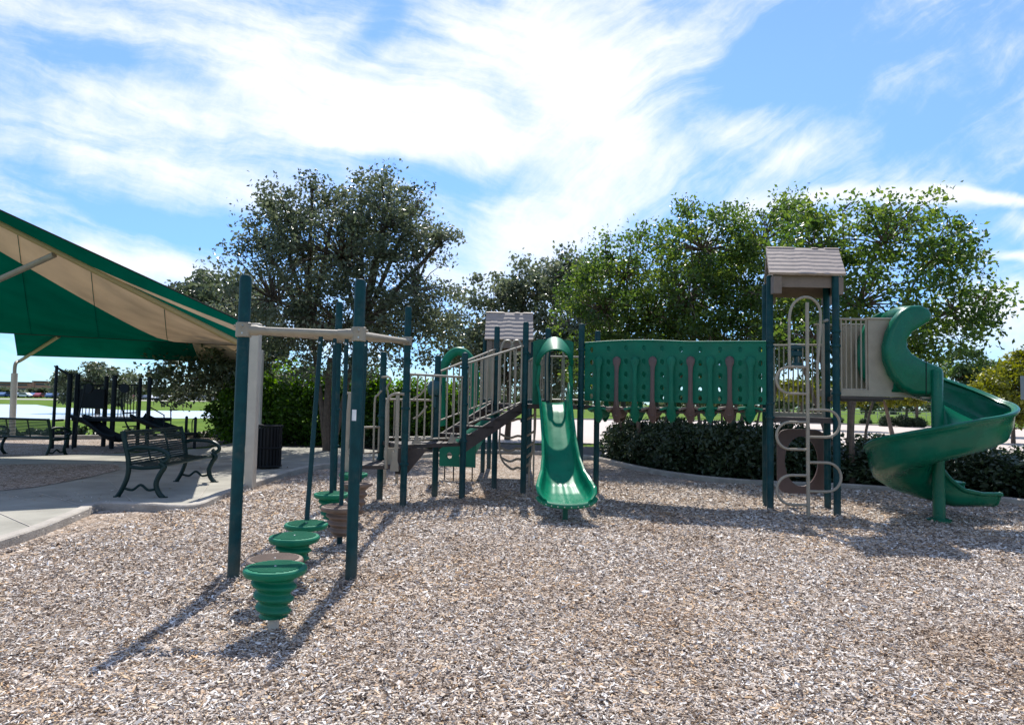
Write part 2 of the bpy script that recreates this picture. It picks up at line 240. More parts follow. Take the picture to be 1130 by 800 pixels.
# ------------------------------------------------------------------ mesh helpers
class MB:
    def __init__(s): s.v = []; s.f = []
    def add(s, vs, fs):
        o = len(s.v); s.v += [tuple(q) for q in vs]; s.f += [tuple(i + o for i in f) for f in fs]; return s
    def box(s, c, size, rz=0, bev=0):
        c = Vector(c); hx, hy, hz = [q / 2 for q in size]; m = Matrix.Rotation(rz, 3, 'Z')
        if bev:
            b = bev; vs = []
            pts = [(-hx + b, -hy), (hx - b, -hy), (hx, -hy + b), (hx, hy - b), (hx - b, hy), (-hx + b, hy), (-hx, hy - b), (-hx, -hy + b)]
            ins = [(x * (hx - b) / hx, y * (hy - b) / hy) for x, y in pts]
            for z, pp in ((-hz, ins), (-hz + b, pts), (hz - b, pts), (hz, ins)): vs += [c + m @ Vector((x, y, z)) for x, y in pp]
            fs = [tuple(range(7, -1, -1)), tuple(range(24, 32))]
            for k in range(3):
                for i in range(8): j = (i + 1) % 8; fs.append((k * 8 + i, k * 8 + j, k * 8 + 8 + j, k * 8 + 8 + i))
            return s.add(vs, fs)
        vs = [c + m @ Vector((x, y, z)) for z in (-hz, hz) for x, y in ((-hx, -hy), (hx, -hy), (hx, hy), (-hx, hy))]
        return s.add(vs, [(3, 2, 1, 0), (4, 5, 6, 7), (0, 1, 5, 4), (1, 2, 6, 5), (2, 3, 7, 6), (3, 0, 4, 7)])
    def beam(s, a, b, w_, h_, up=(0, 0, 1)):
        a, b = Vector(a), Vector(b); d = (b - a).normalized(); sd_ = d.cross(Vector(up)).normalized(); u = sd_.cross(d)
        vs = [p + sd_ * x * w_ / 2 + u * z * h_ / 2 for p in (a, b) for x, z in ((-1, -1), (1, -1), (1, 1), (-1, 1))]
        return s.add(vs, [(3, 2, 1, 0), (4, 5, 6, 7), (0, 1, 5, 4), (1, 2, 6, 5), (2, 3, 7, 6), (3, 0, 4, 7)])
    def tube(s, path, r, n=10, caps=True, closed=False):
        P = [Vector(p) for p in path]; L = len(P); rs = r if isinstance(r, (list, tuple)) else [r] * L
        T = []
        for i in range(L):
            if closed: d = P[(i + 1) % L] - P[i - 1]
            else: d = P[min(i + 1, L - 1)] - P[max(i - 1, 0)]
            T.append(d.normalized() if d.length > 1e-9 else Vector((0, 0, 1)))
        u = T[0].orthogonal().normalized(); vs = []
        for i in range(L):
            u = (u - T[i] * u.dot(T[i])).normalized(); b = T[i].cross(u)
            vs += [P[i] + (u * math.cos(2 * PI * k / n) + b * math.sin(2 * PI * k / n)) * rs[i] for k in range(n)]
        fs = []
        for i in range(L if closed else L - 1):
            for k in range(n):
                k2 = (k + 1) % n; j = (i + 1) % L; fs.append((i * n + k, i * n + k2, j * n + k2, j * n + k))
        if caps and not closed: fs += [tuple(range(n - 1, -1, -1)), tuple((L - 1) * n + k for k in range(n))]
        return s.add(vs, fs)
    def lathe(s, c, prof, n=24, sy=1):
        c = Vector(c); vs = []; L = len(prof)
        for r, z in prof: vs += [c + Vector((r * math.cos(2 * PI * k / n), r * sy * math.sin(2 * PI * k / n), z)) for k in range(n)]
        fs = [(i * n + k, i * n + (k + 1) % n, (i + 1) * n + (k + 1) % n, (i + 1) * n + k) for i in range(L - 1) for k in range(n)]
        fs += [tuple(range(n - 1, -1, -1)), tuple((L - 1) * n + k for k in range(n))]
        return s.add(vs, fs)
    def prism(s, pts, off):
        """pts: 3-D outline, off: extrusion vector"""
        off = Vector(off); n = len(pts); P = [Vector(p) for p in pts]
        nrm = Vector((0, 0, 0))
        for i in range(n): nrm += P[i].cross(P[(i + 1) % n])
        if nrm.dot(off) < 0: P = P[::-1]
        vs = P + [p + off for p in P]
        return s.add(vs, [tuple(range(n - 1, -1, -1)), tuple(range(n, 2 * n))] + [(i, (i + 1) % n, n + (i + 1) % n, n + i) for i in range(n)])
    def grid(s, fn, nu, nv, closev=False):
        vs = [fn(i / nu, j / nv) for i in range(nu + 1) for j in range(nv + 1)]
        fs = [(i * (nv + 1) + j, (i + 1) * (nv + 1) + j, (i + 1) * (nv + 1) + j + 1, i * (nv + 1) + j + 1) for i in range(nu) for j in range(nv)]
        return s.add(vs, fs)
    def build(s, name, m, parent=None, sharp=35, solid=0, local=False, off=0):
        o0 = Vector((0, 0, 0))
        if parent is not None and not local:
            q = parent
            while q is not None: o0 += q.location; q = q.parent
        me = bpy.data.meshes.new(name); me.from_pydata([tuple(Vector(v) - o0) for v in s.v], [], s.f); me.materials.append(m)
        me.polygons.foreach_set('use_smooth', [True] * len(me.polygons)); me.set_sharp_from_angle(angle=R(sharp)); me.update()
        o = bpy.data.objects.new(name, me); COL.objects.link(o); o.parent = parent
        if solid:
            md = o.modifiers.new('solid', 'SOLIDIFY'); md.thickness = solid; md.offset = off; es = o.modifiers.new('split', 'EDGE_SPLIT'); es.split_angle = R(50)
        return o
def tag(o, label=None, cat=None, group=None, kind=None):
    if label: o['label'] = label
    if cat: o['category'] = cat
    if group: o['group'] = group
    if kind: o['kind'] = kind
    return o
def thing(name, loc, label, cat, group=None):
    o = bpy.data.objects.new(name, None); COL.objects.link(o); o.location = loc; o.empty_display_size = .2
    return tag(o, label, cat, group)
def copy_tree(o, parent=None):
    c = o.copy(); COL.objects.link(c); c.parent = parent
    for ch in list(o.children): copy_tree(ch, c)
    return c
def struct(name, mb, m, **k): return tag(mb.build(name, m, **k), kind='structure')
def arc(c, r, a0, a1, n, u, v):
    c, u, v = Vector(c), Vector(u), Vector(v)
    return [c + u * r * math.cos(R(a0 + (a1 - a0) * i / n)) + v * r * math.sin(R(a0 + (a1 - a0) * i / n)) for i in range(n + 1)]
def smooth(pts, n=6):
    P = [Vector(p) for p in pts]; out = []
    for i in range(len(P) - 1):
        p0 = P[max(i - 1, 0)]; p1 = P[i]; p2 = P[i + 1]; p3 = P[min(i + 2, len(P) - 1)]
        for k in range(n):
            t = k / n
            out.append(.5 * ((2 * p1) + (p2 - p0) * t + (2 * p0 - 5 * p1 + 4 * p2 - p3) * t * t + (3 * p1 - p0 - 3 * p2 + p3) * t ** 3))
    out.append(P[-1]); return out
def npmesh(name, V, nf, k, m, parent=None, tint=None, loopidx=None):
    me = bpy.data.meshes.new(name); me.vertices.add(len(V)); me.vertices.foreach_set('co', V.astype(np.float32).ravel())
    me.loops.add(nf * k); me.polygons.add(nf)
    me.loops.foreach_set('vertex_index', (np.arange(nf * k) if loopidx is None else loopidx).astype(np.int32).ravel())
    me.polygons.foreach_set('loop_start', (np.arange(nf) * k).astype(np.int32))
    me.update(calc_edges=True); me.materials.append(m); me.shade_flat()
    if tint is not None:
        a = me.attributes.new('tint', 'FLOAT', 'POINT'); a.data.foreach_set('value', tint.astype(np.float32))
    o = bpy.data.objects.new(name, me); COL.objects.link(o); o.parent = parent
    return o

# ------------------------------------------------------------------ setting
struct('ground', MB().grid(lambda u, v: Vector((-2500 + 5000 * u, -200 + 3200 * v, -.02)), 4, 4), M['grass'])
def poly(name, pts, z, m, kind='structure'):
    o = MB().add([(p[0], p[1], z) for p in pts], [tuple(range(len(pts)))]).build(name, m); return tag(o, kind=kind)
def kp(l, z): return [gp(x, y, z) for x, y in l]
kerb_px = [(-160, 650), (-60, 615), (0, 596), (50, 580), (97, 561), (112, 555), (160, 556), (215, 557), (253, 542), (300, 526), (345, 514), (400, 508), (450, 503)]
kl = kp(kerb_px, .1)
kerb_r = [gp(520, 497, .1), gp(590, 498, .1), gp(640, 502, .1), gp(660, 505, .1), gp(700, 514, .1), gp(740, 521, .1), gp(790, 527, .1), gp(850, 531, .1), gp(928, 534, .1), gp(1000, 539, .1), gp(1080, 546, .1), gp(1140, 553, .1), gp(1300, 575, .1)]
full = kl + kerb_r
mul = [Vector((-12, -3, 0))] + [Vector((p.x, p.y, 0)) for p in full] + [Vector((16, -3, 0))]
poly('mulch_ground', mul, .006, M['mulch'])
def kerb(name, line, wd, h):
    mb = MB(); L = len(line); vs = []
    ln = smooth(line, 4); L = len(ln)
    for i in range(L):
        d = (ln[min(i + 1, L - 1)] - ln[max(i - 1, 0)]); nrm = Vector((-d.y, d.x, 0)).normalized()
        p = Vector((ln[i].x, ln[i].y, 0)); q = p + nrm * wd
        b = .015
        vs += [p + Vector((0, 0, -.05)), p + Vector((0, 0, h - b)), p + nrm * b + Vector((0, 0, h)), q - nrm * b + Vector((0, 0, h)), q + Vector((0, 0, h - b)), q + Vector((0, 0, -.05))]
    fs = [(i * 6 + k, i * 6 + k + 1, i * 6 + 7 + k, i * 6 + 6 + k) for i in range(L - 1) for k in range(5)]
    fs = [f[::-1] for f in fs]
    mb.add(vs, fs)
    return struct(name, mb, M['kerb'])
kerb('kerb', full, .14, .105)
# path on the left
path = [Vector((-14, 5, 0))] + [p + Vector((-.05, .08, 0)) for p in kl] + [gp(450, 500, .1), gp(400, 495, .1), gp(300, 492, .1), gp(262, 487, .1), gp(230, 494, .1), gp(130, 500, .1), gp(0, 504, .1), gp(-200, 508, .1), Vector((-30, 12, 0))]
poly('path', path, .092, M['concrete'])
isl = kp([(-120, 565), (0, 541), (40, 537), (90, 528), (132, 518), (130, 512), (60, 512), (0, 512), (-120, 514)], .1)
poly('planting_island', isl, .1, M['mulch'])
# joints in the path
mb = MB()
for a, b in (((40, 583), (-60, 540)), ((150, 556), (118, 528)), ((215, 556), (240, 520)), ((100, 560), (40, 543))):
    pa, pb = gp(*a, .1), gp(*b, .1); mb.beam(pa + Vector((0, 0, -.003)), pb + Vector((0, 0, -.003)), .012, .004)
struct('path_joints', mb, M['kerb'])
# far mulch under the second playground
fm = kp([(-200, 512), (0, 505), (120, 500), (232, 492), (262, 486), (420, 482), (300, 470), (150, 482), (0, 483), (-200, 484)], 0)
poly('far_mulch_ground', fm, -.008, M['mulch'])
struct('far_kerb', MB().beam(gp(-200, 485, .05), gp(262, 481, .05), .2, .14), M['kerb'])
# bed behind right kerb
bed = [p + Vector((0, .1, 0)) for p in kerb_r] + [Vector((22, 20, 0)), Vector((9, 22, 0)), Vector((0, 24, 0)), Vector((-7, 25, 0)), Vector((-9, 21, 0))] + [p + Vector((0, .2, 0)) for p in kl[-3:]]
poly('planting_bed', bed, .03, M['soil'])
# road to the right and behind
rd = kp([(560, 489), (700, 490), (900, 497), (1300, 520), (1700, 520), (1500, 480), (1130, 473.5), (945, 469), (800, 465.5), (620, 463), (480, 463), (470, 487)], 0)
poly('road', rd, .012, M['road'])
mb = MB()
ra = [(1500, 480), (1130, 473.5), (945, 469), (800, 465.5), (620, 463), (480, 463)]
for a, b in zip(ra, ra[1:]): mb.beam(gp(*a, 0) + Vector((0, .1, .05)), gp(*b, 0) + Vector((0, .1, .05)), .25, .16)
struct('road_kerb', mb, M['kerb'])
# pond
pd = kp([(-300, 462), (60, 463), (200, 461.5), (262, 461), (330, 460), (330, 453.5), (262, 453.5), (160, 453), (60, 449.5), (40, 446.5), (0, 446), (-300, 446)], 0)
poly('pond', pd, -.005, M['water'])
cb_ = kp([(600, 462), (700, 463), (690, 459.5), (600, 459)], 0)
poly('car_park', [gp(-400, 436.6, 0), gp(330, 444.2, 0), gp(330, 442.8, 0), gp(-400, 435.3, 0)], .0, M['concrete'])

# ------------------------------------------------------------------ wood chips
def relief(x, y):
    z = .012 * (np.sin(x * 2.1 + .7 * np.sin(y * 1.3)) * np.cos(y * 2.4 + x * .6) + .6 * np.sin(x * 4.7 + y * 3.1) + .5 * np.cos(y * 6.1 - x * 2.2)) + .02
    for (px_, py_, h_, w_) in [(257, 648, .035, .16), (387, 645, .035, .16), (850, 568, .03, .2), (924, 573, .03, .2), (892, 576, .03, .15), (1036, 578, .03, .2), (577, 549, .03, .2), (509, 554, .03, .2), (444, 562, .03, .2)]:
        g = gp(px_, py_); z = z + h_ * np.exp(-((x - g.x) ** 2 + (y - g.y) ** 2) / (2 * w_ ** 2))
    return z
def relief_ground():
    me_n = 220; xs = np.linspace(-9, 9, me_n); ys = np.linspace(2, 13, 180); X, Y = np.meshgrid(xs, ys); 
    kx = np.array([p.x for p in full]); ky = np.array([p.y for p in full]); o_ = np.argsort(kx); lim = np.interp(X, kx[o_], ky[o_])
    Z = relief(X, Y) * np.clip((lim - .15 - Y) / .3, 0, 1) * np.clip((9 - abs(X)) / .5, 0, 1) + .002; Z = np.where(Y > lim - .12, -.02, Z)
    V = np.stack([X, Y, Z + .004], 2).reshape(-1, 3); f = []
    i, j = np.meshgrid(np.arange(179), np.arange(me_n - 1), indexing='ij'); a = (i * me_n + j).ravel(); li = np.stack([a, a + 1, a + me_n + 1, a + me_n], 1)
    ob = npmesh('mulch_surface', V, len(a), 4, M['mulch'], loopidx=li); ob.data.shade_smooth(); tag(ob, kind='structure')
relief_ground()
def chips():
    rng = np.random.default_rng(3)
    P = []; SZ = []
    kx = np.array([p.x for p in full]); ky = np.array([p.y for p in full])
    order = np.argsort(kx); spill = True
    for (y0, y1, dens, sc) in ((2.0, 3.4, 6500, .72), (3.4, 5, 4600, .8), (5, 7, 2900, 1.0), (7, 9.5, 1700, 1.2), (9.5, 13, 800, 1.5)):
        x0, x1 = -.9 * y1 - .5, .9 * y1 + .5
        n = int((x1 - x0) * (y1 - y0) * dens)
        q = np.stack([rng.uniform(x0, x1, n), rng.uniform(y0, y1, n)], 1)
        lim = .86 * q[:, 1] + .6
        q = q[np.abs(q[:, 0]) < lim]
        yl = np.interp(q[:, 0], kx[order], ky[order])
        q = q[(q[:, 1] < yl - .04)]
        P.append(q); SZ.append(np.full(len(q), sc))
    # a few chips kicked onto the path
    q = np.stack([rng.uniform(-8, -2, 9000), rng.uniform(6, 14, 9000)], 1); yl = np.interp(q[:, 0], kx[order], ky[order]); dy = q[:, 1] - yl
    q = q[(dy > .15) & (rng.uniform(0, 1, 9000) < np.exp(-(dy - .1) / .35))]; nsp = len(q); P.append(q); SZ.append(np.full(nsp, .8))
    P = np.concatenate(P); SZ = np.concatenate(SZ); n = len(P)
    L = np.minimum(rng.lognormal(-3.95, .5, n), .042) * SZ * 1.1; Wd = L * rng.uniform(.18, .48, n); T = rng.uniform(.0015, .004, n)
    a = rng.uniform(0, 2 * PI, n); pit = rng.normal(0, .28, n); rol = rng.normal(0, .42, n)
    ca, sa, cp, sp_, cr, sr = np.cos(a), np.sin(a), np.cos(pit), np.sin(pit), np.cos(rol), np.sin(rol)
    X = np.stack([ca * cp, sa * cp, sp_], 1); Yv = np.stack([-sa * cr + ca * sp_ * sr * -1, ca * cr - sa * sp_ * sr, cp * sr], 1)
    Z = np.cross(X, Yv)
    z0 = .01 + rng.uniform(0, .02, n) + relief(P[:, 0], P[:, 1])
    z0[-nsp:] = .098
    C = np.stack([P[:, 0], P[:, 1], z0], 1)
    tp = rng.uniform(.3, 1, n)
    vs = []
    for (i, j, k) in ((-1, -1, -1), (1, -1, -1), (1, 1, -1), (-1, 1, -1), (-1, -1, 1), (1, -1, 1), (1, 1, 1), (-1, 1, 1)):
        wj = Wd * (tp if i > 0 else 1)
        vs.append(C + X * (i * L / 2)[:, None] + Yv * (j * wj / 2)[:, None] + Z * (k * T / 2)[:, None])
    V = np.stack(vs, 1).reshape(-1, 3)
    fq = np.array([(4, 5, 6, 7), (0, 1, 5, 4), (1, 2, 6, 5), (2, 3, 7, 6), (3, 0, 4, 7)])
    li = (np.arange(n)[:, None, None] * 8 + fq[None]).reshape(-1)
    tint = rng.uniform(0, 1, n)
    # broad patches where the chips are redder and more broken
    f = np.sin(P[:, 0] * .9 + 1.3) * np.cos(P[:, 1] * 1.1 + .4) + .5 * np.sin(P[:, 0] * 2.3 - P[:, 1] * 1.7)
    m_ = rng.uniform(0, 1, n) < np.clip(f * .22, 0, .3); tint[m_] = rng.uniform(.74, .86, m_.sum())
    o = npmesh('wood_chips', V, n * 5, 4, M['chip'], tint=np.repeat(tint, 8), loopidx=li)
    tag(o, 'loose weathered grey and brown wood chips covering the play area', 'wood chips', kind='stuff')
chips()

def litter():
    rng = np.random.default_rng(8); n = 420
    q = np.stack([rng.uniform(-8, 8, n), rng.uniform(3, 14, n)], 1); kx = np.array([p.x for p in full]); ky = np.array([p.y for p in full]); o_ = np.argsort(kx); lim = np.interp(q[:, 0], kx[o_], ky[o_])
    z = np.where(q[:, 1] < lim, .05 + relief(q[:, 0], q[:, 1]), .12); a = rng.uniform(0, 6.28, n); L = rng.uniform(.012, .026, n)
    C = np.stack([q[:, 0], q[:, 1], z], 1); d = np.stack([np.cos(a), np.sin(a), rng.normal(0, .25, n)], 1) * L[:, None]; e = np.stack([-np.sin(a), np.cos(a), rng.normal(0, .3, n)], 1) * L[:, None] * .5
    V = np.stack([C - d, C + e, C + d, C - e], 1).reshape(-1, 3)
    o = npmesh('fallen_leaves', V, n, 4, M['leaf_dry'], tint=np.repeat(rng.uniform(0, 1, n), 4)); tag(o, 'small dry fallen leaves scattered over the chips and the path', 'fallen leaves', kind='stuff')
M['leaf_dry'] = leafmat('dry_leaves', (.1, .05, .02), (.2, .1, .04), (.3, .2, .06), .2)
litter()
# ------------------------------------------------------------------ play structure
root = thing('play_structure', gp(577, 549.6), 'green, teal and tan climbing structure with two slides, roofed towers and a stepping bridge', 'play structure')
PR = .047
def post(base, top=None, ztop=None, r=PR, parent=root, m='post', name='post'):
    b = Vector((base.x, base.y, 0)); zt = ztop
    mb = MB(); mb.lathe(b, [(r, -.1), (r, zt - .045), (r * .93, zt - .02), (r * .72, zt - .006), (r * .35, zt)], 16)
    return mb.build(name, M[m], parent)
def clampring(mb, p, r=PR, h=.06):
    mb.lathe(Vector(p), [(r + .012, -h / 2), (r + .016, -h / 2 + .01), (r + .016, h / 2 - .01), (r + .012, h / 2)], 14)
PA, PB, PC, PD = gp(257, 648), gp(387, 645), gp(367, 561), gp(444.5, 562.5)
PE, PF, PG = gp(418.6, 552.6), gp(479.5, 549.7), gp(509.5, 554)
PI_, PJ, PK, PL, PI2 = gp(545, 542), gp(577, 549.6), gp(639.5, 550), gp(657.5, 545), gp(602, 544)
PM, PN, PNb = gp(850, 568), gp(924, 573), gp(913.5, 564)
PO = PM + (PNb - PN) * 1.0
bases = {'A': (PA, 271, 303), 'B': (PB, 398, 308), 'C': (PC, 376, 333), 'D': (PD, 450, 338), 'E': (PE, 421, 388), 'F': (PF, 484, 392), 'G': (PG, 514, 389),
         'I': (PI_, 548, 360), 'J': (PJ, 580, 355), 'K': (PK, 640, 357), 'L': (PL, 657, 365), 'I2': (PI2, 603, 362)}
ptop = {}
for k, (b, x, y) in bases.items():
    ptop[k] = zat(x, y, b.y); post(b, ztop=ptop[k])
BK = at(535, 400, 14.5); BK.z = 0
roofz = zat(888, 306, PM.y)
for b in (PM, PN, PO, PNb): post(b, ztop=roofz + .02)
for i, (dx, dy) in enumerate(((0, 0), (.92, -.1), (.1, .9), (1.0, .8))):
    post(BK + Vector((dx, dy, 0)), ztop=zat(560, 374, 14.5) + .02)
# collars
for b, zs in ((PD, (.62, 1.38, 1.62)), (PE, (.62, 1.25)), (PG, (.9, 1.45, 2.0)), (PF, (.9, 1.9)), (PJ, (1.45, 1.2, 2.28)), (PI_, (1.45, 2.2)), (PK, (1.45, 2.35)), (PL, (1.45, 2.3)), (PM, (1.35, 1.55, 2.35, 2.42)), (PN, (1.35, 1.7, 2.35, 2.55)), (PNb, (1.35, 2.35)), (PC, (.85, 1.35))):
    for z in zs:
        mb = MB(); clampring(mb, (b.x, b.y, z), h=.035); mb.build('collar', M['post'], root)

# overhead frame with hanging step rods
zA, zB, zC, zD = zat(262, 364, PA.y), zat(398, 369, PB.y), zat(374, 374, PC.y), zat(450, 376.5, PD.y)
fr = {'A': Vector((PA.x, PA.y, zA)), 'B': Vector((PB.x, PB.y, zB)), 'C': Vector((PC.x, PC.y, zC)), 'D': Vector((PD.x, PD.y, zD))}
for a, b in (('A', 'B'), ('B', 'D'), ('A', 'C'), ('C', 'D')):
    MB().tube([fr[a], fr[b]], .03, 14).build('overhead_bar', M['tan'], root)
cl_ = {}
for k in fr:
    mb = cl_[k] = MB(); mb.lathe(fr[k], [(PR + .004, -.06), (PR + .014, -.055), (PR + .014, .055), (PR + .004, .06)], 16)
for a, b in (('A', 'B'), ('B', 'A'), ('B', 'D'), ('D', 'B'), ('D', 'C'), ('C', 'D'), ('C', 'A'), ('A', 'C')):
    mb = cl_[a]; d = (fr[b] - fr[a]).normalized(); mb.tube([fr[a] + d * .0, fr[a] + d * .1, fr[a] + d * .12, fr[a] + d * .17], [.043, .043, .037, .034], 12)
    mb.tube([fr[a] - d * .03 + Vector((0, 0, .03)), fr[a] - d * .075 + Vector((0, 0, .03))], .012, 6)
for k in cl_:
    c_ = cl_[k].build('bar_clamp', M['tan'], root)
    for dz in (-.03, .03):
        q = fr[k] + Vector((.012, -PR - .012, dz)); MB().tube([q, q + Vector((0, -.007, 0))], .007, 8).build('bolt', M['steel'], c_)
rodspec = [((354, 375), (338.5, 574), 6.55), ((369.5, 376), (365.5, 546), 7.9), ((382.5, 376), (376.5, 559), 7.1), ((404, 378), (397, 532), 8.3)]
def lerp(a, b, t): return a + (b - a) * t
rodpts = []
for (t_, b_, Y) in rodspec:
    tA = (Y - PA.y) / (PC.y - PA.y); tB = (Y - PB.y) / (PD.y - PB.y)
    pl, pr_ = lerp(fr['A'], fr['C'], tA), lerp(fr['B'], fr['D'], tB)
    MB().tube([pl, pr_], .022, 10).build('cross_bar', M['tan'], root)
    x = at(t_[0], t_[1], Y).x; s_ = (x - pl.x) / (pr_.x - pl.x); rodpts.append(lerp(pl, pr_, s_))
# white sticker on second post
q = at(392.5, 458, PB.y)
def lab(u, v):
    a = R(-90 - 22 + 44 * u - 8); return Vector((PB.x + (PR + .0015) * math.cos(a), PB.y + (PR + .0015) * math.sin(a), q.z - .045 + .09 * v))
MB().grid(lab, 8, 1).build('label', M['white'], root, solid=.0008)['label'] = 'small white notice sticker on the post'

# decks
def deck(pts, z, th=.06, name='deck'):
    return MB().prism([(p.x, p.y, z - th) for p in pts], (0, 0, th)).build(name, M['deck'], root, sharp=20)
d1z = .6
d1L = at(397, 516, 8.95)
deck([PD + Vector((-.05, -.02, 0)), PE + Vector((.06, .05, 0)), Vector((PC.x + .25, PE.y - .3, 0)), Vector((PC.x + .35, PC.y - .1, 0))], d1z, .05)
d2z = zat(470, 490, 9.7)
deck([PD + Vector((0, .03, 0)), PG + Vector((-.02, .02, 0)), PF + Vector((0, -.02, 0)), PE + Vector((.02, -.02, 0))], d2z, .055)
d3z = 1.47
deck([PJ, PK, PL, PI2, PI_], d3z, .07)
deck([PI2, PI_, BK, BK + Vector((.92, -.1, 0))], d3z, .07)
dMz = 1.36
deck([PM, PN, PNb, PO], dMz, .07)
dSz = 1.66
SC = gp(1036.5, 578)
deck([PN + Vector((0, .02, 0)), Vector((SC.x - .62, PN.y - .02, 0)), Vector((SC.x - .55, PNb.y, 0)), PNb], dSz, .06)
# step box between deck 1 and 2
q_ = [at(x, y, 9.55) for x, y in ((424, 515), (443, 515), (443, 494), (424, 494))]
MB().prism(q_, (0, .03, 0)).build('step_riser', M['tan'], root)
# dark stringer under deck 2
q_ = [at(x, y, PD.y + .12) for x, y in ((436, 523), (449, 523), (472, 495), (436, 494))]
MB().prism(q_, (0, .04, 0)).build('stringer', M['deck'], root)
for pxx, pyy in ((424, 537), (437.5, 536)):
    g = gp(pxx, pyy); MB().tube([(g.x, g.y, -.05), (g.x, g.y, .6)], .025, 10).build('support_leg', M['tan'], root)

# stairs G/F -> J/I
def stairs(g, j, f, i):
    for a, b in ((g, j), (f, i)):
        za, zb = d2z, d3z
        pts = [(a.x, a.y, za - .17), (a.x, a.y, za + .06), (b.x, b.y, zb + .05), (b.x, b.y, zb - .12)]
        n = (b - a).normalized(); n = Vector((-n.y, n.x, 0)) * .04
        MB().prism(pts, n).build('stringer', M['deck'], root)
    for k in range(4):
        t = (k + .5) / 4; a = lerp(g, j, t); b = lerp(f, i, t); z = lerp(d2z, d3z, (k + 1) / 5)
        d = (j - g).normalized() * .13
        MB().prism([(p.x, p.y, z) for p in (a - d, a + d, b + d, b - d)], (0, 0, -.03)).build('step', M['deck'], root)
stairs(PG, PJ, PF, PI_)
# railings
def railing(a, b, za0, za1, zb0, zb1, nb, inset=.07, name='railing', rt=.018, rb=.011, feet=False, rounded=False):
    """a,b plan points; bottoms and tops at both ends"""
    a, b = Vector((a.x, a.y, 0)), Vector((b.x, b.y, 0)); d = (b - a).normalized(); a2 = a + d * inset; b2 = b - d * inset
    o = MB()
    o.tube([(a.x, a.y, za1), (b.x, b.y, zb1)], rt, 10)
    o.tube([(a2.x, a2.y, za0), (b2.x, b2.y, zb0)], rt * .8, 8)
    for k in range(nb):
        t = k / (nb - 1); p = lerp(a2, b2, t)
        r_ = rb if 0 < k < nb - 1 else rb * 1.3
        o.tube([(p.x, p.y, lerp(za0, zb0, t)), (p.x, p.y, lerp(za1, zb1, t))], r_, 8)
    if feet:
        for t in (.12, .8):
            p = lerp(a2, b2, t); nn = Vector((d.y, -d.x, 0))
            o.prism([p + d * x + Vector((0, 0, lerp(za0, zb0, t) + z)) + nn * .02 for x, z in ((-.075, -.06), (.075, -.06), (.06, -.02), (.025, .02), (.02, .06), (-.02, .06), (-.025, .02), (-.06, -.02))], nn * .03)
    return o.build(name, M['tan'], root)
zt, zb_ = zat(475, 414.5, (PD.y + PG.y) / 2), zat(475, 484, (PD.y + PG.y) / 2)
railing(PD, PG, zb_, zt, zb_, zt, 8, .06, feet=True)
railing(PG, PJ, zat(517, 468, PG.y), zat(513, 402, PG.y), zat(574, 444, PJ.y), zat(578, 381, PJ.y), 10)
railing(PF, PI_, zat(487, 464, PF.y), zat(484, 411, PF.y), zat(545, 442, PI_.y), zat(552, 385, PI_.y), 10)
railing(PE, PF, d2z + .05, d2z + .62, d2z + .05, d2z + .62, 7)
railing(PC + Vector((.1, .2, 0)), PE, .72, zat(395, 473, 9.5), .72, zat(418, 472, 9.9), 3, .05)
railing(PI_, BK, d3z + .08, d3z + .95, d3z + .08, d3z + .95, 14)
railing(PI2, PL, d3z + .08, d3z + .8, d3z + .08, d3z + .8, 5)
railing(PI2, BK + Vector((.92, -.1, 0)), d3z + .08, d3z + .9, d3z + .08, d3z + .9, 12)
# rear tower right: barrier of vertical bars at the back and entry rails at its sides
bz0, bz1 = zat(880, 456, PO.y), zat(880, 382, PO.y)
railing(PO, PNb, bz0, bz1, bz0, bz1, 12, .06)
MB().beam(Vector((PO.x + .05, PO.y - .02, bz0 - .06)), Vector((PNb.x - .05, PNb.y - .02, bz0 - .06)), .03, .1).build('toe_board', M['tan'], root)
# rails of the spiral deck
def paneldeck(yoff, zz0, zz1, nb=6):
    a = PN + Vector((.02, yoff, 0)); xe = at(1002, 400, PN.y).x; b = Vector((xe, a.y, 0))
    xs = at(960, 400, PN.y).x; bm = Vector((xs, a.y, 0))
    railing(a, bm, zz0 + .09, zz1, zz0 + .09, zz1 + .0, nb, .05)
    y = a.y
    o = MB()
    # flat tan panel with a concave cut for the slide mouth
    xi = at(975, 400, PN.y).x; H = zz1 - zz0
    pts = [(bm.x - .03, zz1), (xe - .05, zz1), (xi + .12, zz0 + H * .86), (xi + .03, zz0 + H * .7), (xi, zz0 + H * .5), (xi + .05, zz0 + H * .3), (xi + .18, zz0 + H * .12), (xe + .08, zz0), (bm.x - .03, zz0)]
    P = [Vector((p[0], y - .015, p[1])) for p in pts]
    # fan of quads so the concave outline stays clean
    left = P[0], P[8]
    o.prism([P[0], P[1], P[2], P[3], P[4], P[5], P[6], P[7], P[8]], (0, .03, 0))
    o.beam(Vector((a.x + .04, y, zz0 + .045)), Vector((bm.x - .02, y, zz0 + .045)), .025, .085)
    o.tube([(bm.x - .05, y - .01, zz1 + .01), (xe - .02, y - .01, zz1 + .01)], .018, 10)
    return o.build('slide_entry_panel', M['tan'], root)
sz0, sz1 = zat(960, 437.5, PN.y), zat(950, 352.5, PN.y)
paneldeck(.0, sz0, sz1); paneldeck(PNb.y - PN.y, sz0, sz1, 2)
deckedge = MB().beam(Vector((PN.x + .04, PN.y - .02, sz0 - .025)), Vector((SC.x - .35, PN.y - .02, sz0 - .025)), .04, .03).build('deck_edge', M['deck'], root)
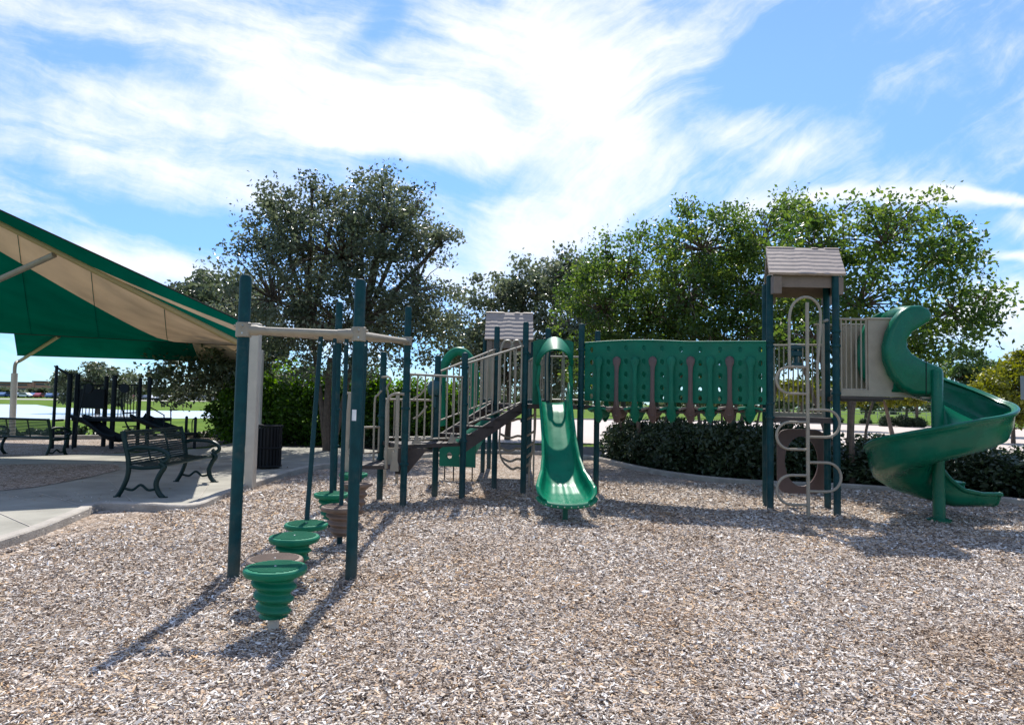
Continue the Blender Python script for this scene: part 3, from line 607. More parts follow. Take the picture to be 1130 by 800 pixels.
# tan post sleeve near right tower corner
MB().tube([(PNb.x - .12, PNb.y - .15, dMz), (PNb.x - .12, PNb.y - .15, 2.72)], .022, 10).build('grab_pole', M['tan'], root)
MB().tube(smooth([(PNb.x - .12, PNb.y - .17, 2.75), (PNb.x - .05, PNb.y - .12, 2.78), (PNb.x, PNb.y - .02, 2.78)], 4), .02, 10).build('grab_bar', M['tan'], root)

# hand loops round the low deck
def loop(pts, r=.02, name='handrail', foot=None):
    o = MB(); o.tube(smooth(pts, 5), r, 10)
    return o.build(name, M['tan'], root)
def atl(l, Y): return [at(x, y, Y) for x, y in l]
loop(atl([(426, 517), (426.5, 480), (427, 448), (430, 438), (437, 434.5), (446, 435)], 9.2))
loop(atl([(436, 518), (438, 480), (439, 436)], 9.15), .026)
loop(atl([(380, 515), (384, 470), (387, 434)], 8.95), .034)
loop(atl([(380.5, 434), (390, 434)], 8.95), .016)
loop(atl([(412, 510), (413.5, 445), (417, 436), (421, 431)], 9.9), .015)
loop(atl([(421, 416), (430, 416.5), (431, 421), (427, 428), (428.5, 440), (428, 500)], 9.95), .015)
loop(atl([(456, 440), (463, 436), (470, 428)], 9.9), .014)
loop(atl([(456, 462), (463, 458), (471, 448)], 9.9), .014)
for (x, y, Y) in ((381, 514, 8.9), (435, 515, 9.1)):
    p = at(x, y, Y)
    MB().prism([p + Vector((a, 0, b)) for a, b in ((-.055, -.06), (.055, -.06), (.05, .03), (.03, .1), (.028, .2), (-.028, .2), (-.03, .1), (-.05, .03))], (0, .04, 0)).build('mounting_foot', M['tan'], root)

# roofs
def roof(x0, x1, yf, yb, ze, zr, skew=0, par=root):
    """gabled roof, ridge along x, wavy shingle courses on both slopes"""
    r_ = None
    ym = (yf + yb) / 2
    def slope(ya):
        def fn(u, v):
            ins = .0
            x = lerp(x0, x1, u); y = lerp(ya, ym, v); z = lerp(ze, zr, v)
            c = v * 7 + .07 * math.sin(u * 9) + .05 * math.sin(u * 21 + 1)
            saw = (1 - (c % 1))
            x = lerp(x0, x1, u)
            return Vector((x + skew * (y - yf), y, z + .012 * saw))
        return fn
    o = MB()
    o.grid(slope(yf - .1), 40, 48)
    o.grid(lambda u, v: slope(yb + .1)(1 - u, v), 40, 48)
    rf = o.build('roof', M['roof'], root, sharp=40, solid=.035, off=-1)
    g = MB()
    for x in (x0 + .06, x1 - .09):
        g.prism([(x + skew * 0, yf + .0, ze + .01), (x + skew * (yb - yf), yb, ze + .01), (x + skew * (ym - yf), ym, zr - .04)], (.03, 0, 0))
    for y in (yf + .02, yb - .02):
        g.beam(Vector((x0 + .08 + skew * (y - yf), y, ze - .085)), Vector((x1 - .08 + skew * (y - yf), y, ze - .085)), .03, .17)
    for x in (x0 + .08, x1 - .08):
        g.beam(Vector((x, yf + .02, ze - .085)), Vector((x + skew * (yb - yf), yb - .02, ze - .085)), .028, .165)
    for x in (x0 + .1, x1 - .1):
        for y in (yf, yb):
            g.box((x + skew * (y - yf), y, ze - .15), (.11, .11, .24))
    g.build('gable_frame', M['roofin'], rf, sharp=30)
x0 = at(841, 308, PM.y).x; x1 = at(933, 303, PN.y).x
roof(x0 - .0, x1 + .0, PN.y + .02, PO.y - .02, zat(888, 306, PM.y - .1), zat(886, 277.5, PM.y + .3) + .03, skew=.3)
x0 = at(535, 372, 14.3).x; x1 = at(588.5, 372, 14.3).x
roof(x0, x1, 14.35, 15.25, zat(560, 375, 14.3), zat(560, 345, 14.8))

# bridge with perforated barriers and swinging steps
def brx(t):  # point along bridge front edge, t 0..1 from K to M
    a = PK + Vector((.06, 0, 0)); b = PM + Vector((-.05, 0, 0)); p = lerp(a, b, t); p.y -= .05 * math.sin(PI * t); return p
BW = Vector((.22, .8, 0))
pz1 = [zat(645, 379, PK.y), zat(700, 374.3, PK.y - .4), zat(845, 376, PM.y)]
pz0 = [zat(645, 442, PK.y), zat(740, 445, PK.y - .6), zat(845, 446.5, PM.y)]
def quad3(z, t): return z[0] * (1 - t) * (1 - 2 * t) + z[1] * 4 * t * (1 - t) + z[2] * t * (2 * t - 1)
def ztop_b(t): return lerp(pz1[0], pz1[2], t) + .03 * math.sin(PI * min(1, t * 1.7)) - .02 * t
def zbot_b(t): return lerp(pz0[0], pz0[2], t) - .0 * math.sin(PI * t)
hcols = [653, 671.5, 691, 710.7, 730.7, 751.4, 772.8, 794.8, 816.8, 839]
def tofx(px):
    lo, hi = 0, 1
    for _ in range(30):
        mid = (lo + hi) / 2; p = brx(mid); ppx = project(p + Vector((0, 0, 2)))[0]
        if ppx < px: lo = mid
        else: hi = mid
    return (lo + hi) / 2
CMI = CM.inverted()
def project(p):
    d = CMI @ (Vector(p) - Vector((0, 0, 1.5))); return (565 + F * d.x / -d.z, 400 - F * d.y / -d.z)
ht = [tofx(x) for x in hcols]
def perf(offset, name):
    o = MB()
    edges = [0] + [(ht[i] + ht[i + 1]) / 2 for i in range(9)] + [1]
    hv = [.1, .34, .56, .77, .93]; hv = [1 - q for q in (.12, .34, .55, .76, .92)][::-1]
    ev = [0] + [(hv[i] + hv[i + 1]) / 2 for i in range(4)] + [1]
    def P(t, v):
        p = brx(t); z = lerp(zbot_b(t), ztop_b(t), v); return Vector((p.x, p.y, z)) + offset
    for i in range(10):
        for j in range(5):
            u0, u1, v0, v1 = edges[i], edges[i + 1], ev[j], ev[j + 1]; uc, vc = ht[i], hv[j]
            ru = .0115; rv = .05
            N = 12; out = []; inn = []
            for k in range(N):
                a = 2 * PI * k / N + PI / N
                ca, sa = math.cos(a), math.sin(a); inn.append(P(uc + ru * ca, vc + rv * sa))
                # ray to cell border
                tx = ((u1 - uc) if ca > 0 else (u0 - uc)) / ca if abs(ca) > 1e-6 else 1e9
                ty = ((v1 - vc) if sa > 0 else (v0 - vc)) / sa if abs(sa) > 1e-6 else 1e9
                # use corner-aware mapping: clamp square direction
                out.append((ca, sa))
            sq = [(-1, -1), (0, -1), (1, -1), (1, 0), (1, 1), (0, 1), (-1, 1), (-1, 0)]
            outer = [P(uc + ((u1 - uc) if x > 0 else (uc - u0)) * x, vc + ((v1 - vc) if y > 0 else (vc - v0)) * y) for x, y in sq]
            innr = []
            for x, y in sq:
                a = math.atan2(y, x); innr.append(P(uc + ru * math.cos(a), vc + rv * math.sin(a)))
            base = outer + innr
            o.add(base, [(k, (k + 1) % 8, 8 + (k + 1) % 8, 8 + k) for k in range(8)])
    ob = o.build(name, M['green2'], root, sharp=50, solid=.022)
    wl_ = ob.modifiers.new('weld', 'WELD'); wl_.merge_threshold = .0005
    ob.modifiers.move(2, 0)
    r_ = MB().tube([P(t / 20, 1.0) for t in range(21)], .02, 8).build('top_rim', M['green2'], ob)
    return ob
perf(Vector((0, 0, 0)), 'barrier_panel'); perf(BW, 'barrier_panel')
# suspension bars under the panels
for off in (Vector((0, 0, 0)), BW):
    MB().tube([Vector((brx(t / 16).x, brx(t / 16).y, 1.455 - .06 * math.sin(PI * t / 16))) + off + Vector((0, .03, 0)) for t in range(17)], .022, 8).build('suspension_bar', M['deck'], root)
scols = [661, 681, 701, 720.4, 741, 762, 783.5, 805, 828]
for i, px_ in enumerate(scols):
    t = tofx(px_); p = brx(t); m = M['mauve'] if i % 2 else M['green2']
    dn = BW.normalized(); dx = Vector((dn.y, -dn.x, 0))
    fr_ = Vector((p.x, p.y, 0)) - dn * .055; bk = Vector((p.x, p.y, 0)) + BW + dn * .055
    z_h = zat(px_, 399, p.y); z_b = zat(px_, 466, p.y); zs = zat(px_, 452, p.y)
    def tr(u, v):
        s_ = (v - .5) * 2; q = lerp(fr_, bk, .02 + .96 * u)
        z = zs + .03 - .05 * math.sin(PI * u) * (1 - abs(s_) * .3) - .03 * abs(s_) ** 2
        return q + dx * s_ * .165 + Vector((0, 0, z))
    st = MB().grid(tr, 14, 8).build('swinging_step', M['brown'] if i % 2 else M['green'], root, solid=.03)
    if i % 2: st['label'] = 'brown swinging step'
    # flat strap with an oval head on the outside of each barrier
    for base, sgn in ((fr_, 1), (bk, -1)):
        o = MB()
        prof = [(z_h + .075, .012), (z_h + .06, .045), (z_h + .02, .062), (z_h - .03, .056), (z_h - .08, .036), (z_h - .2, .03), (zs + .15, .032), (zs + .04, .05), (z_b + .1, .07), (z_b + .03, .045), (z_b - .01, .018)]
        n = len(prof); vs = []
        for z, wd in prof:
            bow = dn * (-.035 * sgn * math.sin(max(0, min(1, (z - z_b) / (z_h - z_b))) * PI))
            inn = dn * sgn * .1 * max(0, 1 - (z - z_b) / .25)
            for sx, q in ((-1, .3), (-.5, 1), (.5, 1), (1, .3), (.5, -.6), (-.5, -.6)):
                vs.append(base + dx * sx * wd - dn * sgn * q * .022 + bow + inn + Vector((0, 0, z)))
        fs = [(a * 6 + k, a * 6 + (k + 1) % 6, a * 6 + 6 + (k + 1) % 6, a * 6 + 6 + k) for a in range(n - 1) for k in range(6)] + [tuple(range(5, -1, -1)), tuple((n - 1) * 6 + k for k in range(6))]
        o.add(vs, fs); o.build('strap', m, st, sharp=60)
    def keel(u, v):
        a = (v - .5) * PI; q = lerp(fr_, bk, .02 + .96 * u); d_ = (zs - z_b) * (1 - .3 * math.sin(PI * u))
        e_ = math.sin(PI * min(.97, max(.03, u))) ** .35; return q + dx * .13 * e_ * math.sin(a) + Vector((0, 0, zs + .0 - d_ * e_ * max(0, math.cos(a)) ** 1.3))
    MB().grid(keel, 10, 10).build('keel', m, st, solid=.012)

# loop ladder at right tower
PLd = gp(892, 576); Yl = PLd.y
o = MB(); o.tube([(PLd.x, Yl, -.05), (PLd.x, Yl, zat(889, 334, Yl))], .024, 12)
o.build('climber_pole', M['tan'], root)
hook = [(871.5, 408), (871, 380), (871, 352), (874, 338), (881, 330.5), (889, 328), (897, 330.5), (903.5, 338), (905.5, 352), (903.5, 385), (902, 405), (903, 456)]
MB().tube(smooth([at(x, y, Yl + .02) for x, y in hook], 4), .019, 10).build('handrail', M['tan'], root)
def loopr(px0, y0, y1, s_):
    """rung loop: leaves the pole, runs round, returns"""
    z0_, z1_ = zat(890, y0, Yl), zat(890, y1, Yl); rr = (z0_ - z1_) / 2; c = (z0_ + z1_) / 2
    ex = abs(at(px0, 500, Yl).x - PLd.x)
    pts = [(PLd.x, Yl, z0_), (PLd.x + s_ * (ex - rr), Yl, z0_)] + [(PLd.x + s_ * (ex - rr + rr * math.sin(R(a))), Yl, c + rr * math.cos(R(a))) for a in range(15, 180, 15)] + [(PLd.x + s_ * (ex - rr), Yl, z1_), (PLd.x, Yl, z1_)]
    MB().tube(pts, .018, 10).build('rung_loop', M['tan'], root)
loopr(857, 405, 434.5, -1); loopr(927, 452, 482, 1); loopr(857, 466, 496, -1); loopr(928, 510, 542, 1); loopr(857, 524.5, 557, -1)
# crawl panel with oval opening under the tower
cy = PO.y - .05
pa, pb = at(856, 544, cy), at(909, 474, cy); cxm, czm = (pa.x + pb.x) / 2 + .02, (pa.z + pb.z) / 2
def ringp(x, z): return Vector((x, cy, z))
outer = []; inner = []
N = 32
for k in range(N):
    a = 2 * PI * k / N; ca, sa = math.cos(a), math.sin(a)
    e = .35
    ox = math.copysign(abs(ca) ** e, ca) * (pb.x - pa.x) / 2; oz = math.copysign(abs(sa) ** e, sa) * (pb.z - pa.z) / 2
    outer.append(ringp(cxm + ox, czm + oz)); inner.append(ringp(cxm + ca * .25, czm + sa * .37))
MB().add(outer + inner, [(k, (k + 1) % N, N + (k + 1) % N, N + k) for k in range(N)]).build('crawl_panel', M['mauve'], root, solid=.03)
# dark teal telescope on the tower's back barrier
tx = at(879, 392, PO.y - .12)
o = MB(); o.tube([tx + Vector((0, 0, -.17)), tx + Vector((0, 0, -.12)), tx + Vector((0, 0, -.11)), tx + Vector((0, 0, 0))], [.085, .085, .04, .04], 12)
o.box(tx + Vector((0, 0, .02)), (.18, .1, .1), bev=.02); o.tube([tx + Vector((-.1, .05, .12)), tx + Vector((.0, 0, .12)), tx + Vector((.11, -.03, .13))], [.065, .055, .04], 12)
o.build('telescope', M['blue'], root)
p = at(480, 428, PF.y - .05)
o = MB(); o.lathe(p, [(.03, -.13), (.09, -.11), (.115, -.04), (.115, .03), (.08, .1), (.02, .125)], 16); o.tube([p + Vector((0, 0, -.1)), p + Vector((0, .0, -.3))], .03, 8)
o.build('talk_tube', M['blue'], root)

# ---- spiral slide
def chute(section, path_n, name, m, parent, solid=.018):
    o = MB(); o.grid(section, path_n[0], path_n[1]); return o.build(name, m, parent, solid=solid, sharp=50)
sl = MB()
cx, cyy = SC.x, SC.y
RC, PH = .455, .42
def interp(x, xs, ys):
    for i in range(len(xs) - 1):
        if x <= xs[i + 1]:
            t = (x - xs[i]) / (xs[i + 1] - xs[i]); t = max(0, t); t = t * t * (3 - 2 * t) if False else t; return ys[i] + (ys[i + 1] - ys[i]) * t
    return ys[-1]
EN = .5; EX = .86
def sframe(s_):
    """s in 0..1 -> point of centreline, outward unit (away from pole side), floor z"""
    Ltot = EN + 2 * PI * RC + EX; L_ = s_ * Ltot
    if L_ < EN: p = Vector((cx - EN + L_, cyy + RC, 0)); n = Vector((0, 1, 0))
    elif L_ < EN + 2 * PI * RC:
        a = PI / 2 - (L_ - EN) / RC; n = Vector((math.cos(a), math.sin(a), 0)); p = Vector((cx, cyy, 0)) + n * RC
    else: p = Vector((cx + L_ - EN - 2 * PI * RC, cyy + RC, 0)); n = Vector((0, 1, 0))
    turn = (L_ - EN) / (2 * PI * RC)
    z = interp(turn, [-.2, 0, .1, .2, .25, .4, .5, .75, .9, 1.0, 1.12, 1.4], [1.68, 1.68, 1.58, 1.37, 1.27, 1.06, .97, .64, .42, .29, .2, .21])
    return p, n, z, turn
def prof(j):
    # (offset along n from -1..1, height factor) U cross-section with rolled rims
    return j
RO, RI = .37, -.37
def sect(s_, v):
    p, n, z, turn = sframe(s_)
    ho = interp(turn, [-.2, .0, .05, .25, .4, .75, 1.0, 1.2, 1.4], [.5, .42, .38, .37, .42, .44, .42, .3, .2])
    hi = interp(turn, [-.2, -.02, .06, .85, .93, .98, 1.02, 1.07, 1.14, 1.22, 1.4], [.45, .42, .24, .2, .4, .56, .5, .36, .25, .2, .2])
    # parameter v 0 inner rim -> 1 outer rim
    pts = [(-.36, 1.0, 'i'), (-.40, .96, 'i'), (-.40, .9, 'i'), (-.36, .82, 'i'), (-.34, .55, 'i'), (-.30, .22, 'i'), (-.2, .03, 'i'), (0, 0, 'o'), (.2, .02, 'o'), (.31, .16, 'o'), (.36, .5, 'o'), (.375, .84, 'o'), (.41, .92, 'o'), (.41, .98, 'o'), (.375, 1.0, 'o'), (.35, .95, 'o')]
    x = v * (len(pts) - 1); i = min(int(x), len(pts) - 2); f = x - i
    a, b = pts[i], pts[i + 1]; hh = lambda q: q[1] * (hi if q[2] == 'i' else ho)
    off = lerp(a[0], b[0], f); h = lerp(hh(a), hh(b), f)
    return p + n * off + Vector((0, 0, z + h))
sp_root = MB().grid(sect, 96, 30).build('spiral_slide', M['green3'], root, solid=.02, sharp=60)
# smooth outer under-belly ribs: end lip
o = MB(); p, n, z, _ = sframe(1.0)
lip = [sect(1.0, v / 24) + Vector((.012, 0, 0)) for v in range(25)]
o.tube(lip, .022, 8); o.build('rim', M['green3'], sp_root)
# rolled top rim of outer wall, and inner
MB().tube([sect(s_ / 110, .87) for s_ in range(111)], .026, 8).build('rim', M['green3'], sp_root)
MB().tube([sect(s_ / 110, .06) for s_ in range(111)], .022, 8).build('rim', M['green3'], sp_root)
for sv in (.30, .52, .74):
    MB().tube([sect(sv, v / 40) + Vector((0, 0, -.004)) for v in range(41)], .009, 6).build('seam_flange', M['green2'], sp_root)
o = MB(); o.lathe((cx, cyy, 0), [(.075, -.05), (.075, 1.55), (.072, 1.6), (.07, 2.02), (.06, 2.035), (.02, 2.04)], 20); o.lathe((cx, cyy, 0), [(.15, 0), (.15, .065), (.1, .08), (.08, .085)], 20)
o.build('centre_post', M['green3'], sp_root)
o = MB(); o.tube([(cx + .3, cyy + RC, -.05), (cx + .3, cyy + RC, .36)], .04, 12); o.tube([(cx + .3, cyy + RC, .27), (cx + .3, cyy + RC, .36)], .1, 12)
o.build('support_leg', M['green3'], sp_root)
# entry side shield and hood (near side), moulded shape with thickness
Yn = cyy + RC - .38
shl = [(1020, 436), (1005, 435), (993, 428), (982, 414), (976, 398), (975, 382), (979, 366), (985, 353), (993, 343), (1003, 337.5), (1014, 337), (1023, 341), (1027, 348.5), (1024, 356), (1015, 361), (1006, 367), (1000, 375), (1000, 383), (1005, 390), (1016, 397), (1030, 402.5), (1038, 406), (1040, 412), (1040, 436)]
def shield(Y, name='side_shield', mirror=False):
    P = [at(x, y, Yn) for x, y in shl]
    for q in P: q.y = Y
    n = len(P); o = MB(); c0 = Vector((0, 0, 0))
    # bulged skin: outline + inset ring, stitched as prism with bevelled face
    ce = at(1000, 400, Yn); ce.y = Y
    out = P; sg = -1 if not mirror else 1
    area = sum(P[i].x * P[(i + 1) % n].z - P[(i + 1) % n].x * P[i].z for i in range(n))
    k = 1 if area > 0 else -1
    rings = [[p_ + Vector((0, -sg * .06, 0)) for p_ in P], P]
    for dd, yy_ in ((.006, .028), (.018, .05), (.04, .066), (.06, .07)):
        r_ = []
        for i, p_ in enumerate(P):
            a, b = P[i - 1], P[(i + 1) % n]; d = (b - a); nn = Vector((-d.z, 0, d.x)).normalized() * k; r_.append(p_ + nn * dd + Vector((0, sg * yy_, 0)))
        rings.append(r_)
    vs = [q for r_ in rings for q in r_]; L_ = len(rings)
    fs = [(w_ * n + i, w_ * n + (i + 1) % n, (w_ + 1) * n + (i + 1) % n, (w_ + 1) * n + i) for w_ in range(L_ - 1) for i in range(n)] + [tuple(range((L_ - 1) * n, L_ * n)), tuple(range(n - 1, -1, -1))]
    o.add(vs, fs)
    ob = o.build(name, M['green3'], sp_root, sharp=75)
    return ob
shield(Yn); shield(cyy + RC + .38, mirror=True)
# hood roll crossing between both shields
ha = at(1012, 351, Yn)
pts = []
for k in range(17):
    t = k / 16; y = lerp(Yn + .0, cyy + RC + .38, t); pts.append(Vector((ha.x - .02 + .05 * math.sin(PI * t), y, ha.z + .02 + .13 * math.sin(PI * t))))
def hood(u, v):
    t = v; y = lerp(Yn - .03, cyy + RC + .41, t); s_ = math.sin(PI * t) ** .6
    a = R(200 - 235 * u); r_ = .085 + .055 * s_
    cxh, czh = ha.x + .0, ha.z + .01 + .05 * s_
    return Vector((cxh + r_ * 1.15 * math.cos(a), y, czh + r_ * math.sin(a)))
hh = MB().grid(hood, 14, 16).build('hood', M['green3'], sp_root, solid=.02, sharp=60)
p_ = at(1018.5, 397, Yn); q_ = at(1018.5, 435, Yn); MB().beam((p_.x, Yn - .074, p_.z), (q_.x, Yn - .074, q_.z), .008, .006, up=(0, 1, 0)).build('seam', M['black'], sp_root)
MB().box((at(1022, 439, Yn).x, Yn + .02, zat(1022, 439, Yn)), (.12, .05, .03)).build('bracket', M['tan'], sp_root)

# ---- front slide
def slide_front():
    top = Vector((.62, PK.y - .05, 1.5)); bx = at(628, 545, 8.2).x
    keys = [(10.5, 1.50, .56), (10.3, 1.47, .54), (10.1, 1.36, .51), (9.7, 1.09, .5), (9.3, .82, .5), (8.95, .58, .53), (8.65, .42, .6), (8.4, .34, .7), (8.2, .30, .76), (8.08, .285, .74), (8.0, .27, .62)]
    topy = PK.y + .02
    sc_ = lambda y: topy - (10.5 - y)
    K = [(sc_(a), b, c) for a, b, c in keys]
    xs = [k_[0] for k_ in K]
    yt = K[0][0]; yb = K[-1][0]
    xt = at(610, 450, yt).x
    def f(u, v):
        y = lerp(yt, yb, u)
        # interpolate by descending y
        for i in range(len(K) - 1):
            if y >= K[i + 1][0] - 1e-9: break
        t = (K[i][0] - y) / (K[i][0] - K[i + 1][0]); z = lerp(K[i][1], K[i + 1][1], t); wd = lerp(K[i][2], K[i + 1][2], t)
        xc = lerp(xt, bx, min(1, (yt - y) / (yt - yb)))
        hw = .27 if u > .03 else .27
        hw = interp(u, [0, .08, .5, .8, .93, 1], [.34, .28, .2, .2, .17, .06])
        pr = [(-.92, .85), (-1.0, .94), (-.97, 1.0), (-.88, .98), (-.83, .85), (-.8, .5), (-.74, .2), (-.6, .04), (-.3, 0), (0, 0), (.3, 0), (.6, .04), (.74, .2), (.8, .5), (.83, .85), (.88, .98), (.97, 1.0), (1.0, .94), (.92, .85)]
        x = v * 18; j = min(int(x), 17); q = x - j; a, b = pr[j], pr[j + 1]
        off = lerp(a[0], b[0], q); h = lerp(a[1], b[1], q)
        # ribs near the exit
        rib = .006 * math.sin(off * 38) if (u > .72 and abs(off) < .6) else 0
        return Vector((xc + off * wd / 2, y, z + h * hw + rib))
    rt_ = MB().grid(f, 70, 54).build('straight_slide', M['slide'], root, solid=.018, sharp=60, off=-1)
    lip = [f(1.0, v / 26) + Vector((0, -.008, 0)) for v in range(27)]
    # wide rounded lip: curve bowing toward the viewer
    c = [Vector((p_.x, p_.y, p_.z)) for p_ in lip]
    y0 = c[0].y
    o = MB()
    n = 24; xc = bx; w2 = .36
    pts = [Vector((xc + w2 * math.sin(R(-80 + 160 * k / n)) * 1.0, y0 + .17 - .2 * math.cos(R(-80 + 160 * k / n)), .3 - .05 * math.cos(R(-80 + 160 * k / n)) + .035 * abs(-1 + 2 * k / n) ** 3)) for k in range(n + 1)]
    o.tube(pts, .032, 10)
    o.build('exit_lip', M['green'], rt_)
    for k in range(3, n - 2, 2): MB().tube([pts[k] + Vector((0, -.034, -.005)), pts[k] + Vector((0, -.037, -.005))], .008, 8).build('rivet', M['steel'], rt_)
    MB().tube([(xc, y0 + .35, -.05), (xc, y0 + .35, .3)], .035, 10).build('support_leg', M['green2'], rt_)
    # entry panel with arched opening and protruding hood
    Yp = yt - .06
    cxp = at(612, 400, Yp).x; xl, xr = at(588, 400, Yp).x, at(632.5, 400, Yp).x; zt_ = zat(610, 375, Yp); zb2 = zat(610, 449, Yp)
    N = 28; outer = []; inner = []
    zc = zat(610, 402, Yp)
    # arch outline opened at the bottom
    arcp = [(cxp - .235, zb2)] + [(cxp - .235, lerp(zb2, zc, t)) for t in (.35, .7)] + [(cxp + .235 * math.cos(R(a)), zc + .26 * math.sin(R(a))) for a in range(180, -1, -15)] + [(cxp + .235, lerp(zb2, zc, t)) for t in (.7, .35)] + [(cxp + .235, zb2)]
    m_ = len(arcp)
    def outp(i):
        x, z = arcp[i]; 
        if i < 4: return (xl, z)
        if i > m_ - 5: return (xr, z)
        f_ = (i - 3) / (m_ - 7)
        L1 = zt_ - zc; tot = 2 * L1 + (xr - xl); s_ = f_ * tot
        if s_ < L1: return (xl, zc + s_)
        if s_ < L1 + xr - xl: return (xl + s_ - L1, zt_)
        return (xr, zt_ - (s_ - L1 - (xr - xl)))
    O = [Vector((outp(i)[0], Yp, outp(i)[1])) for i in range(m_)]; I = [Vector((x, Yp, z)) for x, z in arcp]
    pn = MB().add(O + I, [(i, i + 1, m_ + i + 1, m_ + i) for i in range(m_ - 1)]).build('entry_panel', M['green2'], rt_, solid=.03)
    # hood: flared collar round the arch, deepest at top
    def hd(u, v):
        a = R(195 - 210 * u); sn = max(0, math.sin(R(180 * u)))
        sx = lerp(.275, .235, v) + .03 * math.sin(PI * v); top = lerp(.42, .2, v ** 1.2) if True else 0
        d_ = .34 * sn ** .8 + .04
        return Vector((cxp + sx * math.cos(a), Yp + .02 - d_ * v, zc + .01 + top * math.sin(a) * (1 if math.sin(a) > 0 else .4)))
    MB().grid(hd, 32, 12).build('hood', M['green'], rt_, solid=.022)
    for s_ in (-1, 1):
        o = MB(); pts = smooth([(cxp + s_ * .24, Yp - .04, zc - .02), (cxp + s_ * .25, Yp - .05, zc - .15), (cxp + s_ * .27, Yp - .04, zc - .32), (cxp + s_ * .25, Yp - .06, zc - .42)], 5)
        o.tube(pts, [.028] * len(pts), 8); o.build('hood_leg', M['green'], rt_)
slide_front()

# ---- second, far arch and low panel
Ya = 12.6
ap = [(488, 470), (486.5, 440), (488, 412), (494, 396), (504, 388), (514, 391), (522, 404), (524, 425), (521, 450), (513, 468)]
P = smooth([at(x, y, Ya) for x, y in ap], 5)
MB().tube(P, .085, 12).build('tunnel_arch', M['green'], root)
P = smooth([at(x, y, Ya + .35) for x, y in ap], 5)
MB().tube(P, .06, 12).build('tunnel_arch', M['green'], root)
def lowpanel():
    a, b = at(485, 514, Ya + .1), at(525, 489, Ya - .1); N = 8; o = MB()
    for (u0, u1, uc) in ((0, .5, .28), (.5, 1, .62)):
        sq = [(-1, -1), (0, -1), (1, -1), (1, 0), (1, 1), (0, 1), (-1, 1), (-1, 0)]
        hz = .45
        def P_(u, v): return Vector((lerp(a.x, b.x, u), lerp(a.y, b.y, u), lerp(a.z, b.z, v)))
        out = [P_(uc + ((u1 - uc) if x > 0 else (uc - u0)) * x, .45 + ((.55) if y > 0 else .45) * y) for x, y in sq]
        inn = [P_(uc + .08 * math.cos(math.atan2(y, x)), .45 + .14 * math.sin(math.atan2(y, x))) for x, y in sq]
        o.add(out + inn, [(k, (k + 1) % 8, 8 + (k + 1) % 8, 8 + k) for k in range(8)])
    p_ = o.build('climbing_panel', M['green2'], root, solid=.04)
    for t in (.15, .4, .65, .92):
        q_ = lerp(a, b, t); MB().tube([(q_.x, q_.y, -.05), (q_.x, q_.y, a.z)], .012, 6).build('support_leg', M['black'], root)
    # ramp up to the deck behind it
    MB().prism([Vector((a.x + .02, a.y + .05, a.z + .25)), Vector((b.x, b.y + .05, a.z + .25)), Vector((b.x + .55, b.y + .7, 1.45)), Vector((a.x + .7, a.y + .9, 1.45))], (0, .04, .0)).build('climbing_wall', M['green2'], root)
lowpanel()
# ---- curved rung ladder between the towers
Yr = PI_.y + .35
lft = smooth([at(x, y, Yr - .1) for x, y in ((553, 447), (552, 470), (551, 490), (553, 505), (558, 513))], 5)
rgt = smooth([at(x, y, Yr) for x, y in ((591, 447), (590.5, 475), (588, 495), (584, 515), (583.5, 540))], 5)
MB().tube(lft, .016, 8).build('ladder_rail', M['tan'], root); MB().tube(rgt, .016, 8).build('ladder_rail', M['tan'], root)
for k in range(5):
    t = .18 + k * .2; a = lft[min(len(lft) - 1, int(t * (len(lft) - 1)))]; b = rgt[int(t * .75 * (len(rgt) - 1))]
    mid = lerp(a, b, .5) + Vector((0, -.12, -.06))
    MB().tube(smooth([a, lerp(a, mid, .55) + Vector((0, 0, -.05)), mid, lerp(mid, b, .45) + Vector((0, 0, -.05)), b], 4), .02, 8).build('rung', M['tan'], root)
# thin poles under the slide deck
for (x, y0, y1, Y) in ((590, 447, 535, 11.2), (638, 447, 540, 11.0)):
    a = at(x, y0, Y); MB().tube([a, (a.x, a.y, -.05)], .014, 8).build('ladder_rail', M['tan'], root)
# arched tan bars on the tower (grab loops behind the slide)
for (x, w_) in ((560, 8), (570, 7), (613, 9)):
    MB().tube(smooth([at(x - w_, 442, 11.2), at(x - w_, 395, 11.2), at(x - w_ * .6, 379, 11.2), at(x, 376, 11.2), at(x + w_ * .6, 379, 11.2), at(x + w_, 395, 11.2), at(x + w_, 442, 11.2)], 5), .018, 8).build('grab_bar', M['tan'], root)

